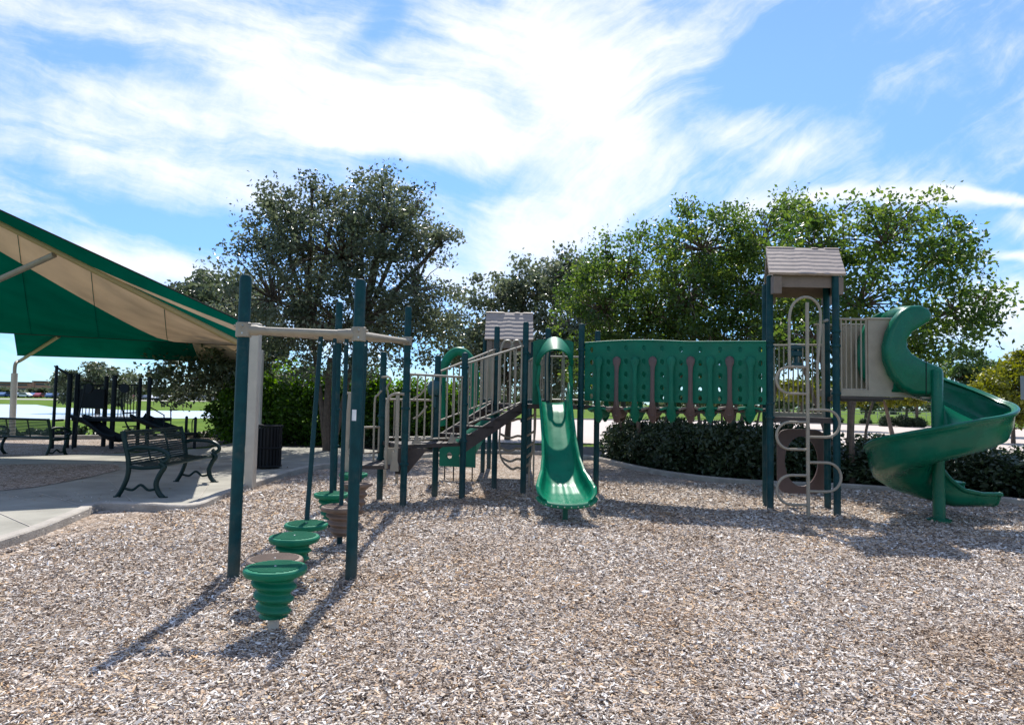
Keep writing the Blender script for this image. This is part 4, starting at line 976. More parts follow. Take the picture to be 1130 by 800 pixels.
# ------------------------------------------------------------------ step pods
def pod(px_, py_, Y, green=True, ztip=.12, body=True, rod=None, label='', stem='tan', R0=.195):
    c = at(px_, py_, Y); t = thing('step_pod', (c.x, c.y, 0), label, 'stepping pod', 'spring stepping pods between the tall posts')
    m = M['green'] if green else M['brown']; z = c.z
    pr = [(.02, z - .055), (R0 * .8, z - .055), (R0 * .95, z - .045), (R0, z - .03), (R0, z - .012), (R0 * .96, z - .002), (R0 * .9, z), (.01, z + .003)]
    o = MB(); o.lathe((c.x, c.y, 0), pr, 36)
    for k in range(-7, 8):
        y = k * .022; hx = math.sqrt(max(.001, (R0 * .84) ** 2 - y * y)); o.beam((c.x - hx, c.y + y, z + .003), (c.x + hx, c.y + y, z + .003), .008, .006)
    o.build('step_plate', m, t)
    if body:
        # coiled cone: stack of tapering swollen rings, slightly tilted like a helix
        n = 30; turns = 3.4; o = MB(); pts = []; rs = []
        H = z - .05 - ztip
        prof_ = []
        steps = 48
        vs = []; ns = 32
        for i in range(steps + 1):
            f = i / steps
            for k in range(ns):
                a = 2 * PI * k / ns; ph = f * turns - a / (2 * PI)
                r_ = lerp(R0 * .7, R0 * .44, f) + .015 * math.cos(2 * PI * ph) * (1 if .02 < f < .98 else 0)
                vs.append(Vector((c.x + r_ * math.cos(a), c.y + r_ * math.sin(a), z - .052 - H * f)))
        fs = [(i * ns + k, (i + 1) * ns + k, (i + 1) * ns + (k + 1) % ns, i * ns + (k + 1) % ns) for i in range(steps) for k in range(ns)] + [tuple(range(steps * ns, steps * ns + ns))[::-1]]
        o.add(vs, fs); o.build('coil', m, t, sharp=70)
    MB().tube([(c.x, c.y, -.06), (c.x, c.y, z - .04)], .035 if stem == 'tan' else .028, 12).build('stem', M['tanpost'] if stem == 'tan' else M['rod'], t)
    MB().lathe((c.x, c.y, z + .003), [(.008, 0), (.007, .004), (.003, .005)], 10).build('bolt', M['steel'], t)
    return t, c
pod(304, 625, 4.41, True, .12, label='nearest green stepping pod with ribbed coil and tan stem')
pod(303.5, 616, 4.93, False, .12, label='worn brown stepping pod half hidden behind the nearest green pod')
pod(325, 591, 5.5, True, .14, label='second green stepping pod, just behind the first brown one')
pod(338, 577, 6.35, True, .3, body=False, label='flat green stepping disc fixed to the leftmost hanging rod', stem='dark')
pod(366, 544, 7.75, True, .16, label='green stepping pod in front of the rear left tall post', stem='dark')
pod(376, 558, 6.95, False, .13, label='brown coiled stepping pod with a rod through it, left of the near right tall post', stem='dark')
pod(393, 532, 8.2, False, .14, label='brown coiled stepping pod peeking out right of the near right tall post', stem='dark')
pod(390, 522, 8.8, True, .2, label='farthest green stepping pod, next to the low brown deck', stem='dark', R0=.18)
for rp, (t_, b_, Y) in zip(rodpts, rodspec):
    e = at(b_[0], b_[1], {338.5: 6.35, 365.5: 7.75, 376.5: 6.95, 397: 8.2}[b_[0]])
    r_ = MB().tube([rp + Vector((0, 0, -.015)), e + Vector((0, 0, -.0))], .022, 10).build('hanging_rod', M['rod'], root)
    d_ = (e - rp).normalized()
    MB().tube([rp + d_ * .08 + Vector((0, -.026, 0)), rp + d_ * .08 + Vector((0, -.03, 0))], .012, 8).build('bolt', M['steel'], r_)

# ------------------------------------------------------------------ shade canopies
c1 = thing('shade_canopy', gp(274, 541), 'large green and tan cloth shade canopy on tan posts, nearest the camera at the left', 'shade canopy', 'cloth shade canopies')
P1 = gp(275, 541); 
top1 = at(280, 357, P1.y)
def sqpost(b, z, w_, parent, m='tanpost'):
    return MB().box((b.x, b.y, z / 2 - .03), (w_, w_, z + .06), bev=.012).build('post', M[m], parent)
sqpost(Vector((at(275.5, 541, P1.y).x, P1.y, 0)), top1.z, .15, c1)
b2 = at(288, 391, 16.5); sqpost(Vector((b2.x, 16.5, 0)), b2.z + .1, .12, c1)
S0 = at(272, 357, P1.y); S1 = at(0, 232, 10.2); Sx = S0 + (S1 - S0) * 1.55
T0 = at(270, 380, P1.y + .05); T1 = at(0, 244, 11.0); Tx = T0 + (T1 - T0) * 1.5
C0 = at(270, 381.5, 16.4); C1 = at(0, 367, 16.9); Cx = C0 + (C1 - C0) * 1.4
sqpost(Vector((Sx.x, Sx.y, 0)), Sx.z - .1, .15, c1); sqpost(Vector((Cx.x, Cx.y, 0)), Cx.z, .15, c1)
def sag(a, b, k): return lambda t: lerp(a, b, t) + Vector((0, 0, -k * math.sin(PI * t)))
def sheet(parent, a0, a1, b0, b1, ta, tb, name, m, n=20, sg=.0):
    """bilinear cloth strip between edge a (a0->a1) and b (b0->b1); ta,tb functions t->(v0,v1)"""
    def fn(u, v):
        lo, hi = ta(u), tb(u); q = lo + (hi - lo) * v
        p_ = lerp(lerp(a0, a1, u), lerp(b0, b1, u), q); p_.z -= sg * math.sin(PI * q) * math.sin(PI * min(1, u)) ; return p_
    return MB().grid(fn, n, 8).build(name, m, parent, solid=.004, sharp=80)
# the tan stripe follows the tube: solve stripe width where its lower edge crosses given pixels
def vfor(u, pxy):
    """fraction q between T(u) and C(u) whose projection has the y of the stripe line"""
    a, b = lerp(T0, Tx, u), lerp(C0, Cx, u)
    lo, hi = 0, 1
    for _ in range(25):
        q = (lo + hi) / 2; x, y = project(lerp(a, b, q)); yl = 378 - (185 - x) * .557
        if y < yl: lo = q
        else: hi = q
    return (lo + hi) / 2
sheet(c1, T0, Tx, C0, Cx, lambda u: 0, lambda u: vfor(u, 0), 'tan_cloth', M['ftan'], sg=.08)
sheet(c1, T0, Tx, C0, Cx, lambda u: vfor(u, 0), lambda u: 1, 'green_cloth', M['fgreen'], sg=.08)
qa = lambda u: min(1, .3 + .7 * u / .45); qb = lambda u: min(1, .55 + .45 * u / .38)
sheet(c1, S0, Sx, T0, Tx, lambda u: 0, qa, 'green_cloth', M['fgreen'], 40)
sheet(c1, S0, lerp(S0, Sx, .45), T0, lerp(T0, Tx, .45), lambda u: qa(u * .45), lambda u: qb(u * .45), 'tan_cloth', M['ftan'], 40)
sheet(c1, S0, lerp(S0, Sx, .38), T0, lerp(T0, Tx, .38), lambda u: qb(u * .38), lambda u: 1, 'green_cloth', M['fgreen'], 40)
MB().tube([T0 + Vector((0, 0, -.03)), Tx + Vector((0, 0, -.03))], .05, 12).build('frame_tube', M['goldtube'], c1)
J = at(60, 278, lerp(T0, T1, .77).y); K_ = at(-60, 335, 11.6)
MB().tube([J + Vector((0, 0, -.05)), K_], .05, 12).build('frame_tube', M['tan'], c1)
MB().tube([S0, Sx], .012, 6).build('edge_cable', M['black'], c1); MB().tube([C0, Cx], .016, 6).build('edge_cable', M['black'], c1)
MB().tube([T0, C0], .03, 8).build('frame_tube', M['tan'], c1)
for u in (.22, .42, .62):
    P_ = [lerp(lerp(T0, Tx, u), lerp(C0, Cx, u), v / 20) + Vector((0, 0, -.012 - .08 * math.sin(PI * v / 20) * math.sin(PI * min(1, u)))) for v in range(21)]
    MB().tube(P_, .006, 5).build('seam', M['fgreen'], c1)
# canopy 2
P3 = gp(13, 483)
c2 = thing('shade_canopy', (P3.x, P3.y, 0), 'farther green and tan shade canopy over the dark far playground', 'shade canopy', 'cloth shade canopies')
t3 = at(17, 397, P3.y); MB().tube([(P3.x, P3.y, -.05), (t3.x, t3.y, t3.z - .45)], .095, 14).build('post', M['tanpost'], c2)
MB().tube(smooth([Vector((t3.x, t3.y, t3.z - .48)), Vector((t3.x + .02, t3.y, t3.z - .12)), Vector((t3.x + .25, t3.y, t3.z + .03)), at(65, 371, P3.y - 2.5)], 5), .055, 10).build('frame_tube', M['tan'], c2)
F0 = at(19, 392, P3.y); F1 = at(270, 399.5, 21.5); N0 = at(15, 366, 18.2); N1 = at(268, 366, 18.0)
MID = .42
def q2(u):
    a, b = lerp(N0, N1, u), lerp(F0, F1, u); return a, b
def uline(v): return lerp((196 - 19) / 251.0, (222 - 19) / 251.0, v)
def c2sheet(u0f, u1f, name, m):
    def fn(u, v):
        uu = lerp(u0f(v), u1f(v), u); p_ = lerp(lerp(N0, N1, uu), lerp(F0, F1, uu), v); p_.z += .55 * math.sin(PI * min(1, v)) * math.sin(PI * uu) - .0; return p_
    return MB().grid(fn, 20, 10).build(name, m, c2, solid=.004, sharp=80)
c2sheet(lambda v: 0, uline, 'green_cloth', M['fgreen']); c2sheet(uline, lambda v: 1, 'tan_cloth', M['ftan'])
MB().tube([F0, F1], .016, 6).build('edge_cable', M['black'], c2)
b4 = Vector((F1.x, F1.y, 0)); sqpost(b4, F1.z, .13, c2)

# ------------------------------------------------------------------ benches, bin
def bench():
    t = thing('park_bench', (0, 0, 0), 'dark green metal bench with curved arms and slatted back on the concrete pad', 'bench', 'metal park benches')
    L = 1.85
    # local: length along Y, faces +X, backrest at -X
    o = MB()
    for k in range(11):
        x = .06 + k * .038; z = .43 + .02 * math.cos((k / 10) * PI) - .012 * math.sin(k / 10 * PI)
        o.beam((x, .06, z), (x, L - .06, z), .024, .008)
    o.tube([(.46, .04, .425), (.46, L - .04, .425)], .018, 8); o.tube([(.04, .04, .45), (.04, L - .04, .45)], .015, 8)
    o.build('seat', M['bench'], t, local=True)
    o = MB()
    for k in range(12):
        z = .48 + k * .034; x = .03 - (z - .45) * .24; o.beam((x, .05, z), (x, L - .05, z), .006, .021, up=(0, 0, 1))
    o.tube([(-.075, .03, .885), (-.075, L - .03, .885)], .02, 8)
    for y in (L * .33, L * .66): o.beam((.035, y, .45), (-.08, y, .885), .035, .012, up=(1, 0, 0))
    o.build('backrest', M['bench'], t, local=True)
    for y in (.02, L - .02):
        def bar(pts, name, w_=.022, r=None):
            w_ *= 1.3; q = smooth([(a, y, b) for a, b in pts], 5); MB().tube(q, r or w_, 8).build(name, M['bench'], t, local=True)
        bar([(-.12, .0), (-.06, .1), (.0, .25), (.02, .4), (-.01, .6), (-.09, .9)], 'leg', .026)
        bar([(.5, .0), (.43, .08), (.4, .2), (.45, .33), (.5, .42), (.44, .47)], 'leg', .028)
        bar([(-.02, .64), (.1, .68), (.25, .68), (.42, .66), (.53, .6), (.55, .53), (.49, .49), (.44, .53)], 'armrest', .024)
        bar([(-.05, .13), (.08, .1), (.19, .17), (.3, .1), (.42, .13)], 'stretcher', .014)
        bar([(.0, .42), (.2, .4), (.46, .42)], 'seat_support', .02)
        MB().box((-.12, y, .008), (.08, .05, .016)).build('foot', M['bench'], t, local=True); MB().box((.51, y, .008), (.09, .05, .016)).build('foot', M['bench'], t, local=True)
    return t
bn = bench(); g0 = gp(130, 548, .1); g1 = gp(199, 530, .1)
bn.location = (g0.x + .1, g0.y, .093); bn.rotation_euler.z = math.atan2(g1.y - g0.y, g1.x - g0.x) - PI / 2
b2_ = copy_tree(bn); tag(b2_, 'dark metal bench at the far left edge, across the path', 'bench', 'metal park benches')
g = gp(55, 505, .0); b2_.location = (g.x, g.y, .0); b2_.rotation_euler.z = R(78)
tg = gp(294, 516, .1)
tr_ = thing('litter_bin', (tg.x, tg.y, .093), 'black slatted metal litter bin beside the tan canopy posts', 'litter bin')
o = MB(); H = .85
for k in range(26):
    a = 2 * PI * k / 26; o.beam((tg.x + .27 * math.cos(a), tg.y + .27 * math.sin(a), .12), (tg.x + .27 * math.cos(a), tg.y + .27 * math.sin(a), .93), .035, .01, up=(math.cos(a), math.sin(a), 0))
o.build('slats', M['black'], tr_)
o = MB()
for z in (.14, .5, .93): o.tube([(tg.x + .275 * math.cos(R(a)), tg.y + .275 * math.sin(R(a)), z) for a in range(0, 360, 15)], .018, 8, closed=True)
o.build('hoops', M['black'], tr_); MB().lathe((tg.x, tg.y, 0), [(.24, .12), (.24, .88), (.22, .88), (.22, .2)], 20).build('liner', M['black'], tr_)

# ------------------------------------------------------------------ second playground
Y2 = gp(82, 494).y
s2 = thing('play_structure', gp(82, 494), 'dark silhouetted second climbing structure standing in shade by the pond', 'play structure')
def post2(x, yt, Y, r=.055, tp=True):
    p_ = at(x, 460, Y); MB().lathe((p_.x, Y, 0), [(r, -.05), (r, zat(x, yt, Y) - .03), (r * .5, zat(x, yt, Y))], 10).build('post', M['shade_steel'], s2); return p_
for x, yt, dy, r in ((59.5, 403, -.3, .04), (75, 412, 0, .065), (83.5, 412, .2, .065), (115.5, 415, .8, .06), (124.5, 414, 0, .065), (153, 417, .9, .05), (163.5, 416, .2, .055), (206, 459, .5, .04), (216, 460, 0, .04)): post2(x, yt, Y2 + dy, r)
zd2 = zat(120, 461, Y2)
o = MB(); a, b = at(84, 461, Y2), at(166, 461, Y2); o.prism([(a.x, Y2 - .2, zd2 - .1), (b.x, Y2, zd2 - .1), (b.x, Y2 + 1.2, zd2 - .1), (a.x, Y2 + 1.2, zd2 - .1)], (0, 0, .1)); o.build('deck', M['shade_steel'], s2)
for (xa, xb) in ((85, 115), (125, 152)):
    o = MB(); n = 9
    for k in range(n):
        x = lerp(xa, xb, k / (n - 1)); q = at(x, 425, Y2 + .9); o.tube([q, (q.x, q.y, zd2)], .013, 6)
    o.tube([at(xa, 425, Y2 + .9), at(xb, 425, Y2 + .9)], .02, 6); o.build('railing', M['shade_steel'], s2)
for x in (97, 137): 
    q = at(x, 428.5, Y2 - .02); MB().tube([q, q + Vector((0, .05, 0))], .13, 16).build('play_disc', M['shade_steel'], s2)
q = at(101, 440, Y2 + .6); MB().box(q, (.75, .05, .55)).build('play_panel', M['shade_steel'], s2)
def chute2(x0, y0, x1, y1, wav=0, w_=.5, name='slide'):
    a, b = at(x0, y0, Y2), at(x1, y1, Y2 - .6)
    def fn(u, v):
        c = lerp(a, b, u) + Vector((0, 0, wav * math.sin(u * 2 * PI) + .08 * (u - 1) * u)); s_ = (v - .5) * 2
        return c + Vector((0, s_ * w_ / 2, .16 * abs(s_) ** 3))
    MB().grid(fn, 20, 8).build(name, M['shade_steel'], s2, solid=.05)
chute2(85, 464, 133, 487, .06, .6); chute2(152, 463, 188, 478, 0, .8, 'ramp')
o = MB(); a, b = at(188, 478, Y2 - .6), at(207, 478, Y2 - .6); o.box(((a.x + b.x) / 2, Y2 - .4, a.z - .03), (b.x - a.x, .8, .07)); o.build('deck', M['shade_steel'], s2)
for dy in (-.9, -.1):
    for (l) in ([(165, 440), (172, 440), (188.5, 449), (188.5, 476)], [(165, 449), (181, 458), (181, 474)]):
        o = MB(); o.tube([at(x, y, Y2 + dy) for x, y in l], .018, 6); o.build('handrail', M['shade_steel'], s2)
for dy in (-.3, .25): MB().tube([at(60, 404 , Y2 + dy), at(75, 412 + (dy > 0) * 2, Y2 + dy)], .022, 6).build('overhead_bar', M['shade_steel'], s2)
MB().tube(smooth([at(x, y, Y2 - .3) for x, y in ((134, 440), (135, 450), (138, 464), (143, 474), (150, 480))], 4), .022, 6).build('ladder_rail', M['shade_steel'], s2)
MB().tube(smooth([at(x, y, Y2 - .3) for x, y in ((163, 462), (163.5, 472), (168, 479), (176, 481))], 4), .025, 6).build('ladder_rail', M['shade_steel'], s2)
for y in (456, 471): MB().tube([at(135, y, Y2 - .3), at(152, y - 1, Y2 - .3)], .018, 6).build('rung', M['shade_steel'], s2)
MB().tube([at(94, 425, Y2 - .4), (at(94, 425, Y2).x, Y2 - .4, 0)], .02, 6).build('climber_pole', M['shade_steel'], s2)
for y in (478, 464): MB().tube([at(58, y, Y2), at(70, y - .5, Y2)], .03, 6).build('step', M['shade_steel'], s2)
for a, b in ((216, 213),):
    MB().tube(smooth([at(212, 480, Y2), at(212, 466, Y2), at(214, 462, Y2), at(217, 461, Y2)], 4), .015, 6).build('handrail', M['shade_steel'], s2)

# ------------------------------------------------------------------ foliage
def leaves(name, ells, n, size, m, parent, seed, clump=.32, shell=.55, sub=.5, droop=0, elong=1.7, per=70):
    rng = np.random.default_rng(seed); ells = np.array(ells, float); vol = np.prod(ells[:, 3:6], 1) ** .65; pr = vol / vol.sum()
    nc = max(30, int(n / per)); e = rng.choice(len(ells), nc, p=pr)
    d = rng.normal(size=(nc, 3)); d /= np.linalg.norm(d, axis=1)[:, None]; rad = rng.uniform(shell ** 3, 1, nc) ** (1 / 3)
    # uneven outline
    wob = 1 + .16 * np.sin(d[:, 0] * 7 + e) * np.cos(d[:, 2] * 6 + e * 2) + np.abs(rng.normal(0, .12, nc))
    cc = ells[e, :3] + d * ells[e, 3:6] * (rad * wob)[:, None]
    cs = clump * rng.uniform(.55, 1.45, nc); ctint = np.clip(rng.normal(.45, .2, nc), 0, 1)
    wt = rng.uniform(.4, 1.6, nc); ci = rng.choice(nc, n, p=wt / wt.sum())
    off = np.clip(rng.normal(size=(n, 3)), -1.7, 1.7) * cs[ci][:, None] * np.array([1, 1, .65]); 
    C = cc[ci] + off
    C[:, 2] = np.maximum(C[:, 2], .03)
    A = rng.normal(size=(n, 3)); A[:, 2] -= droop; A /= np.linalg.norm(A, axis=1)[:, None]
    B = np.cross(A, rng.normal(size=(n, 3))); B /= np.linalg.norm(B, axis=1)[:, None]
    s_ = size * rng.uniform(.65, 1.35, n)
    A *= (s_ * elong / 2)[:, None]; B *= (s_ / 2)[:, None]; Nn = np.cross(A, B) / (s_[:, None] + 1e-6) * .4
    V = np.stack([C - A, C + B + Nn, C + A, C - B + Nn], 1).reshape(-1, 3)
    tint = np.clip(ctint[ci] + rng.normal(0, .16, n), 0, 1)
    o0 = Vector((0, 0, 0)); q = parent
    while q is not None: o0 += q.location; q = q.parent
    V = V - np.array(o0)
    return npmesh(name, V, n, 4, m, parent, tint=np.repeat(tint, 4)), cc
def limbs(base_pts, ells, cc, parent, m, r0, ntw=40, seed=1, trunks=None, name='trunk'):
    rr = random.Random(seed); o = MB()
    if ntw >= 45:
        A_ = np.array(ells, float); D_ = (cc[:, None, :] - A_[None, :, :3]) / A_[None, :, 3:6]; near = np.argmin((D_ ** 2).sum(2), 1)
        for q, e_ in zip(cc[:650], near[:650]):
            c = Vector(A_[e_, :3]); d = Vector(q); v = d - c; m0 = c + v * .5 + Vector((rr.uniform(-.1, .1), rr.uniform(-.1, .1), rr.uniform(0, .15))) * v.length; o.tube([c + v * rr.uniform(0, .2), m0, d], [.022, .013, .004], 4)
    for (bx, by, tx, ty, tz, r) in trunks:
        b = Vector((bx, by, -.1)); t = Vector((tx, ty, tz)); mid = lerp(b, t, .5) + Vector((rr.uniform(-.1, .1), rr.uniform(-.1, .1), 0)) * (t - b).length * .3
        o.tube(smooth([b, lerp(b, mid, .4), mid, t], 3), [r * 1.25] + [r * (1 - .05 * k) for k in range(9)], 8)
    tips = [Vector((t[2], t[3], t[4])) for t in trunks]
    for e in ells:
        c = Vector(e[:3]); s_ = min(tips, key=lambda q: (q - c).length); 
        o.tube(smooth([s_ - Vector((0, 0, .25)), lerp(s_, c, .5) + Vector((rr.uniform(-.15, .15), rr.uniform(-.15, .15), rr.uniform(0, .15))), c], 3), [r0 * .6, r0 * .55, r0 * .5, r0 * .45, r0 * .4, r0 * .33, r0 * .25], 6)
        for k in range(ntw // len(ells)):
            d = cc[rr.randrange(len(cc))]; d = Vector(d)
            if (Vector(((d.x - c.x) / e[3], (d.y - c.y) / e[4], (d.z - c.z) / e[5]))).length < 1.25:
                m0 = lerp(c, d, .5) + Vector((0, 0, .1)); o.tube([lerp(c, s_, .2), m0, d], [r0 * .22, r0 * .14, r0 * .05], 5)
    return o.build(name, m, parent)
def EL(x, y, Y, rx, ry, rd=None):
    c = at(x, y, Y); k = Y / F; return (c.x, c.y, c.z, rx * k, (rd if rd else rx * k * .9), ry * k)
def tree(name, base, ells, n, size, lm, tm, r, trunks, label, cat, group, seed, clump=.3, ntw=40, **k):
    t = thing(name, (base.x, base.y, 0), label, cat, group)
    lv, cc = leaves('crown', ells, n, size, lm, t, seed, clump, **k)
    limbs(None, ells, cc, t, tm, r, ntw, seed, trunks)
    return t
G1 = 'trees around the play area'
# big live oak at left
Y = 18.5; b = at(362, 470, Y)
tree('oak_tree', b, [EL(325, 250, Y, 44, 42, 1.4), EL(425, 250, Y, 54, 48, 1.5), EL(345, 208, Y, 11, 24, .5), EL(372, 212, Y, 12, 22, .5), EL(398, 212, Y, 13, 24, .6), EL(430, 212, Y, 14, 26, .6), EL(462, 222, Y, 12, 22, .5), EL(298, 222, Y, 12, 20, .5), EL(488, 268, Y, 12, 24, .5), EL(285, 262, Y, 14, 20, .6), EL(378, 285, Y, 88, 70, 2.4), EL(300, 330, Y, 52, 60, 1.9), EL(460, 320, Y, 46, 66, 1.9), EL(380, 365, Y, 115, 52, 2.8)], 38000, .064, M['leaf_oak'], M['trunk'], .14,
     [(b.x, b.y, b.x, b.y, 2.6, .13), (b.x, b.y, b.x - .6, b.y, 3.6, .09), (b.x + .1, b.y, b.x + .8, b.y, 3.6, .09)], 'tallest grey-green live oak, left of centre behind the hedge', 'tree', G1, 11, clump=.2, ntw=200, per=65, shell=.25)
Y = 23; b = at(258, 470, Y)
tree('oak_tree', b, [EL(248, 335, Y, 46, 34, 1.8), EL(240, 380, Y, 55, 30, 2.2), EL(225, 420, Y, 55, 24, 2.2), EL(275, 400, Y, 40, 50, 2)], 17000, .1, M['leaf_oak'], M['trunk'], .13,
     [(b.x, b.y, b.x - .1, b.y, 2.4, .14)], 'dark low-branched live oak behind the right end of the shade canopies', 'tree', G1, 12, clump=.26, ntw=60, shell=.35)
Y = 27; b = at(560, 465, Y)
tree('oak_tree', b, [EL(545, 340, Y, 44, 42, 1.9), EL(580, 325, Y, 42, 34, 1.8), EL(530, 390, Y, 42, 38, 2), EL(585, 385, Y, 55, 45, 2.2)], 15000, .105, M['leaf_oak'], M['trunk'], .12,
     [(b.x, b.y, b.x, b.y, 2.4, .13)], 'grey-green oak behind the far roofed tower', 'tree', G1, 13, clump=.28, ntw=60, shell=.35)
Y = 24; b = at(630, 465, Y)
tree('oak_tree', b, [EL(625, 305, Y, 30, 28, 1.4), EL(640, 350, Y, 45, 52, 2), EL(620, 400, Y, 50, 35, 2)], 12000, .1, M['leaf_oak'], M['trunk'], .1,
     [(b.x, b.y, b.x, b.y, 2.2, .12)], 'small oak just right of the far roofed tower', 'tree', G1, 14, clump=.25, ntw=50, shell=.35)
def myrtle(pxs, Y, ells, n, label, seed, zt=2.3, size=.057):
    ts = []
    b = at(sum(p[0] for p in pxs) / len(pxs), 470, Y)
    for i, (x0, x1) in enumerate(pxs):
        a = at(x0, 480, Y + .4 * math.sin(i * 2.4)); c = at(x1, 380, Y + .9 * math.sin(i * 2.4)); ts.append((a.x, a.y, c.x, c.y, c.z + .2 * math.sin(i), .036 + .014 * (i % 3)))
    return tree('crape_myrtle', b, ells, n, size, M['leaf_myrtle'], M['trunk2'], .045, ts, label, 'tree', 'multi-stemmed trees behind the bridge', seed, clump=.2, ntw=110, per=75, shell=.3)
Y = 17.5
myrtle([(690, 672), (698, 690), (706, 712), (714, 730), (727, 748)], Y, [EL(690, 305, Y, 50, 42, 1.6), EL(665, 345, Y, 48, 50, 1.6), EL(720, 350, Y, 50, 55, 1.8), EL(690, 395, Y, 65, 40, 1.8), EL(668, 278, Y, 12, 18, .5), EL(705, 268, Y, 13, 18, .5), EL(730, 268, Y, 12, 16, .5)], 20000, 'multi-stemmed tree at the left end of the stepping bridge', 21)
Y = 16.5
myrtle([(772, 745), (780, 765), (786, 785), (794, 800), (803, 820), (812, 835), (822, 850), (832, 868)], Y, [EL(775, 275, Y, 48, 38, 1.5), EL(840, 268, Y, 52, 38, 1.6), EL(760, 330, Y, 52, 50, 1.7), EL(830, 330, Y, 60, 55, 1.8), EL(800, 385, Y, 75, 40, 1.9), EL(758, 240, Y, 12, 16, .4), EL(800, 236, Y, 13, 16, .4), EL(842, 234, Y, 13, 16, .4), EL(868, 236, Y, 12, 14, .4)], 28000, 'dense multi-stemmed tree directly behind the middle of the bridge', 22)
Y = 13.6
myrtle([(928, 905), (934, 935), (940, 952), (947, 985), (930, 880)], Y, [EL(905, 275, Y, 50, 38, 1.4), EL(975, 268, Y, 58, 34, 1.4), EL(1030, 285, Y, 44, 34, 1.2), EL(950, 335, Y, 75, 44, 1.5), EL(1050, 345, Y, 44, 32, 1.0), EL(900, 375, Y, 60, 45, 1.4), EL(1000, 385, Y, 60, 28, 1.2), EL(1085, 330, Y, 24, 28, .7), EL(930, 232, Y, 12, 14, .4), EL(985, 235, Y, 14, 16, .4), EL(1045, 248, Y, 14, 16, .4), EL(895, 240, Y, 13, 16, .4)], 17500, 'spreading multi-stemmed tree between the right tower and the spiral slide', 23, size=.06)
# left hedge
t = thing('hedge', gp(380, 480), 'tall bright-topped clipped hedge below the big live oak', 'hedge')
hz = 2.05; ells = []
for k in range(13):
    x = lerp(262, 505, k / 12); c = at(x, 450, 21.5); ells.append((c.x, 21.5, 1.15, .6, .6, 1.0 + .08 * math.sin(k * 2.1)))
leaves('foliage', ells, 42000, .075, M['leaf_hedge'], t, 31, clump=.2, shell=.6)
o = MB(); a, b = at(262, 450, 21.5), at(505, 450, 21.5)
for k in range(16): x = lerp(a.x, b.x, k / 15); o.tube([(x, 21.5, -.05), (x + .05, 21.45, .9), (x - .05, 21.5, 1.7)], [.03, .02, .01], 5)
o.build('stems', M['trunk'], t)
# shrubs along right kerb
def shrub_proto():
    t = thing('shrub', (0, 0, 0), 'low dark rounded shrub in the row along the kerb behind the slides', 'shrub', 'low shrubs along the kerb')
    leaves('foliage', [(0, 0, .42, .62, .55, .42), (.25, .1, .5, .45, .4, .35), (-.3, 0, .45, .4, .4, .38)], 6500, .06, M['leaf_shrub'], t, 41, clump=.12, shell=.5)
    o = MB()
    for k in range(5): o.tube([(.08 * math.cos(k), .08 * math.sin(k), -.05), (.3 * math.cos(k * 1.3), .3 * math.sin(k * 1.3), .5)], [.02, .008], 5)
    o.build('stems', M['trunk'], t); return t
sp0 = shrub_proto(); first = True
line = smooth([p for p in kerb_r[2:]], 12); accd = 0; last = line[0]; rr = random.Random(5)
for i in range(1, len(line)):
    accd += (line[i] - line[i - 1]).length
    if accd > .8:
        accd = 0; d = (line[i] - line[i - 1]).normalized(); nn = Vector((-d.y, d.x, 0))
        for row in (0, 1):
            c = sp0 if first else copy_tree(sp0); first = False
            p_ = line[i] + nn * (.98 + row * .95) + d * (row * .4 + rr.uniform(-.1, .1))
            k_ = (1.06 if line[i].x < 5.5 else .86) * rr.uniform(.92, 1.08)
            c.location = (p_.x, p_.y, .03); c.rotation_euler.z = rr.uniform(0, 6.28); c.scale = (1.1, 1.1, k_)
# dark shrubs behind left kerb
for (x, y, sx, sz, seed) in ((320, 486, 1.6, .8, 1), (375, 486, 1.7, .75, 2), (430, 487, 1.5, .7, 3), (470, 488, 1.6, .8, 4)):
    c = copy_tree(sp0); g = gp(x, y); c.location = (g.x, min(g.y, 22), 0); c.rotation_euler.z = seed * 1.7; c.scale = (sx * 1.1, 1.2, sz)
    tag(c, 'low dark shrub on the brown bed in front of the tall hedge', 'shrub', 'shrubs below the tall hedge')
c0 = copy_tree(sp0); g = gp(258, 487); c0.location = g; c0.scale = (.8, .8, .5); tag(c0, 'small pale-green low plant at the path bend beside the tall tan post', 'shrub'); 
if 'group' in c0: del c0['group']
# ground cover strip by far playground
t = leaves('ground_cover', [(lerp(-24, -9.5, k / 15), 24.3 - .0 * k, .08, .7, .4, .12) for k in range(16)], 6000, .1, M['leaf_shrub'], None, 51, clump=.09)[0]
tag(t, 'low leafy ground cover strip between the far kerb and the lawn', 'ground cover', kind='stuff')
# right background
GR = 'young trees beyond the road'
def fartree(name, x, yb, Y, ells, n, size, lm, label, seed, tr=.12, tz=1.9, group=GR, lean=0, tm='trunk'):
    b = at(x, yb, Y); return tree(name, b, ells, n, size, lm, M[tm], tr * .7, [(b.x, b.y, b.x + lean, b.y, tz, tr)], label, 'tree', group, seed, clump=.25, ntw=24)
fartree('roadside_tree', 985, 466, 40, [EL(995, 432, 40, 34, 10, 1.8), EL(962, 436, 40, 24, 8, 1.4)], 3200, .15, M['leaf_yellow'], 'yellow-green tree with leaning tan trunk seen below the spiral slide deck', 61, .13, 2.6, lean=-.6, tm='trunk2')
fartree('roadside_tree', 925, 466, 46, [EL(928, 433, 46, 28, 10, 1.8)], 2400, .18, M['leaf_yellow'], 'yellow-green tree just right of the right tower posts', 62, .14, 2.3)
fartree('roadside_tree', 885, 466, 48, [EL(882, 432, 48, 26, 12, 1.8)], 2600, .18, M['leaf_yellow'], 'yellow-green tree seen through the right tower railing', 63, .14, 2.3)
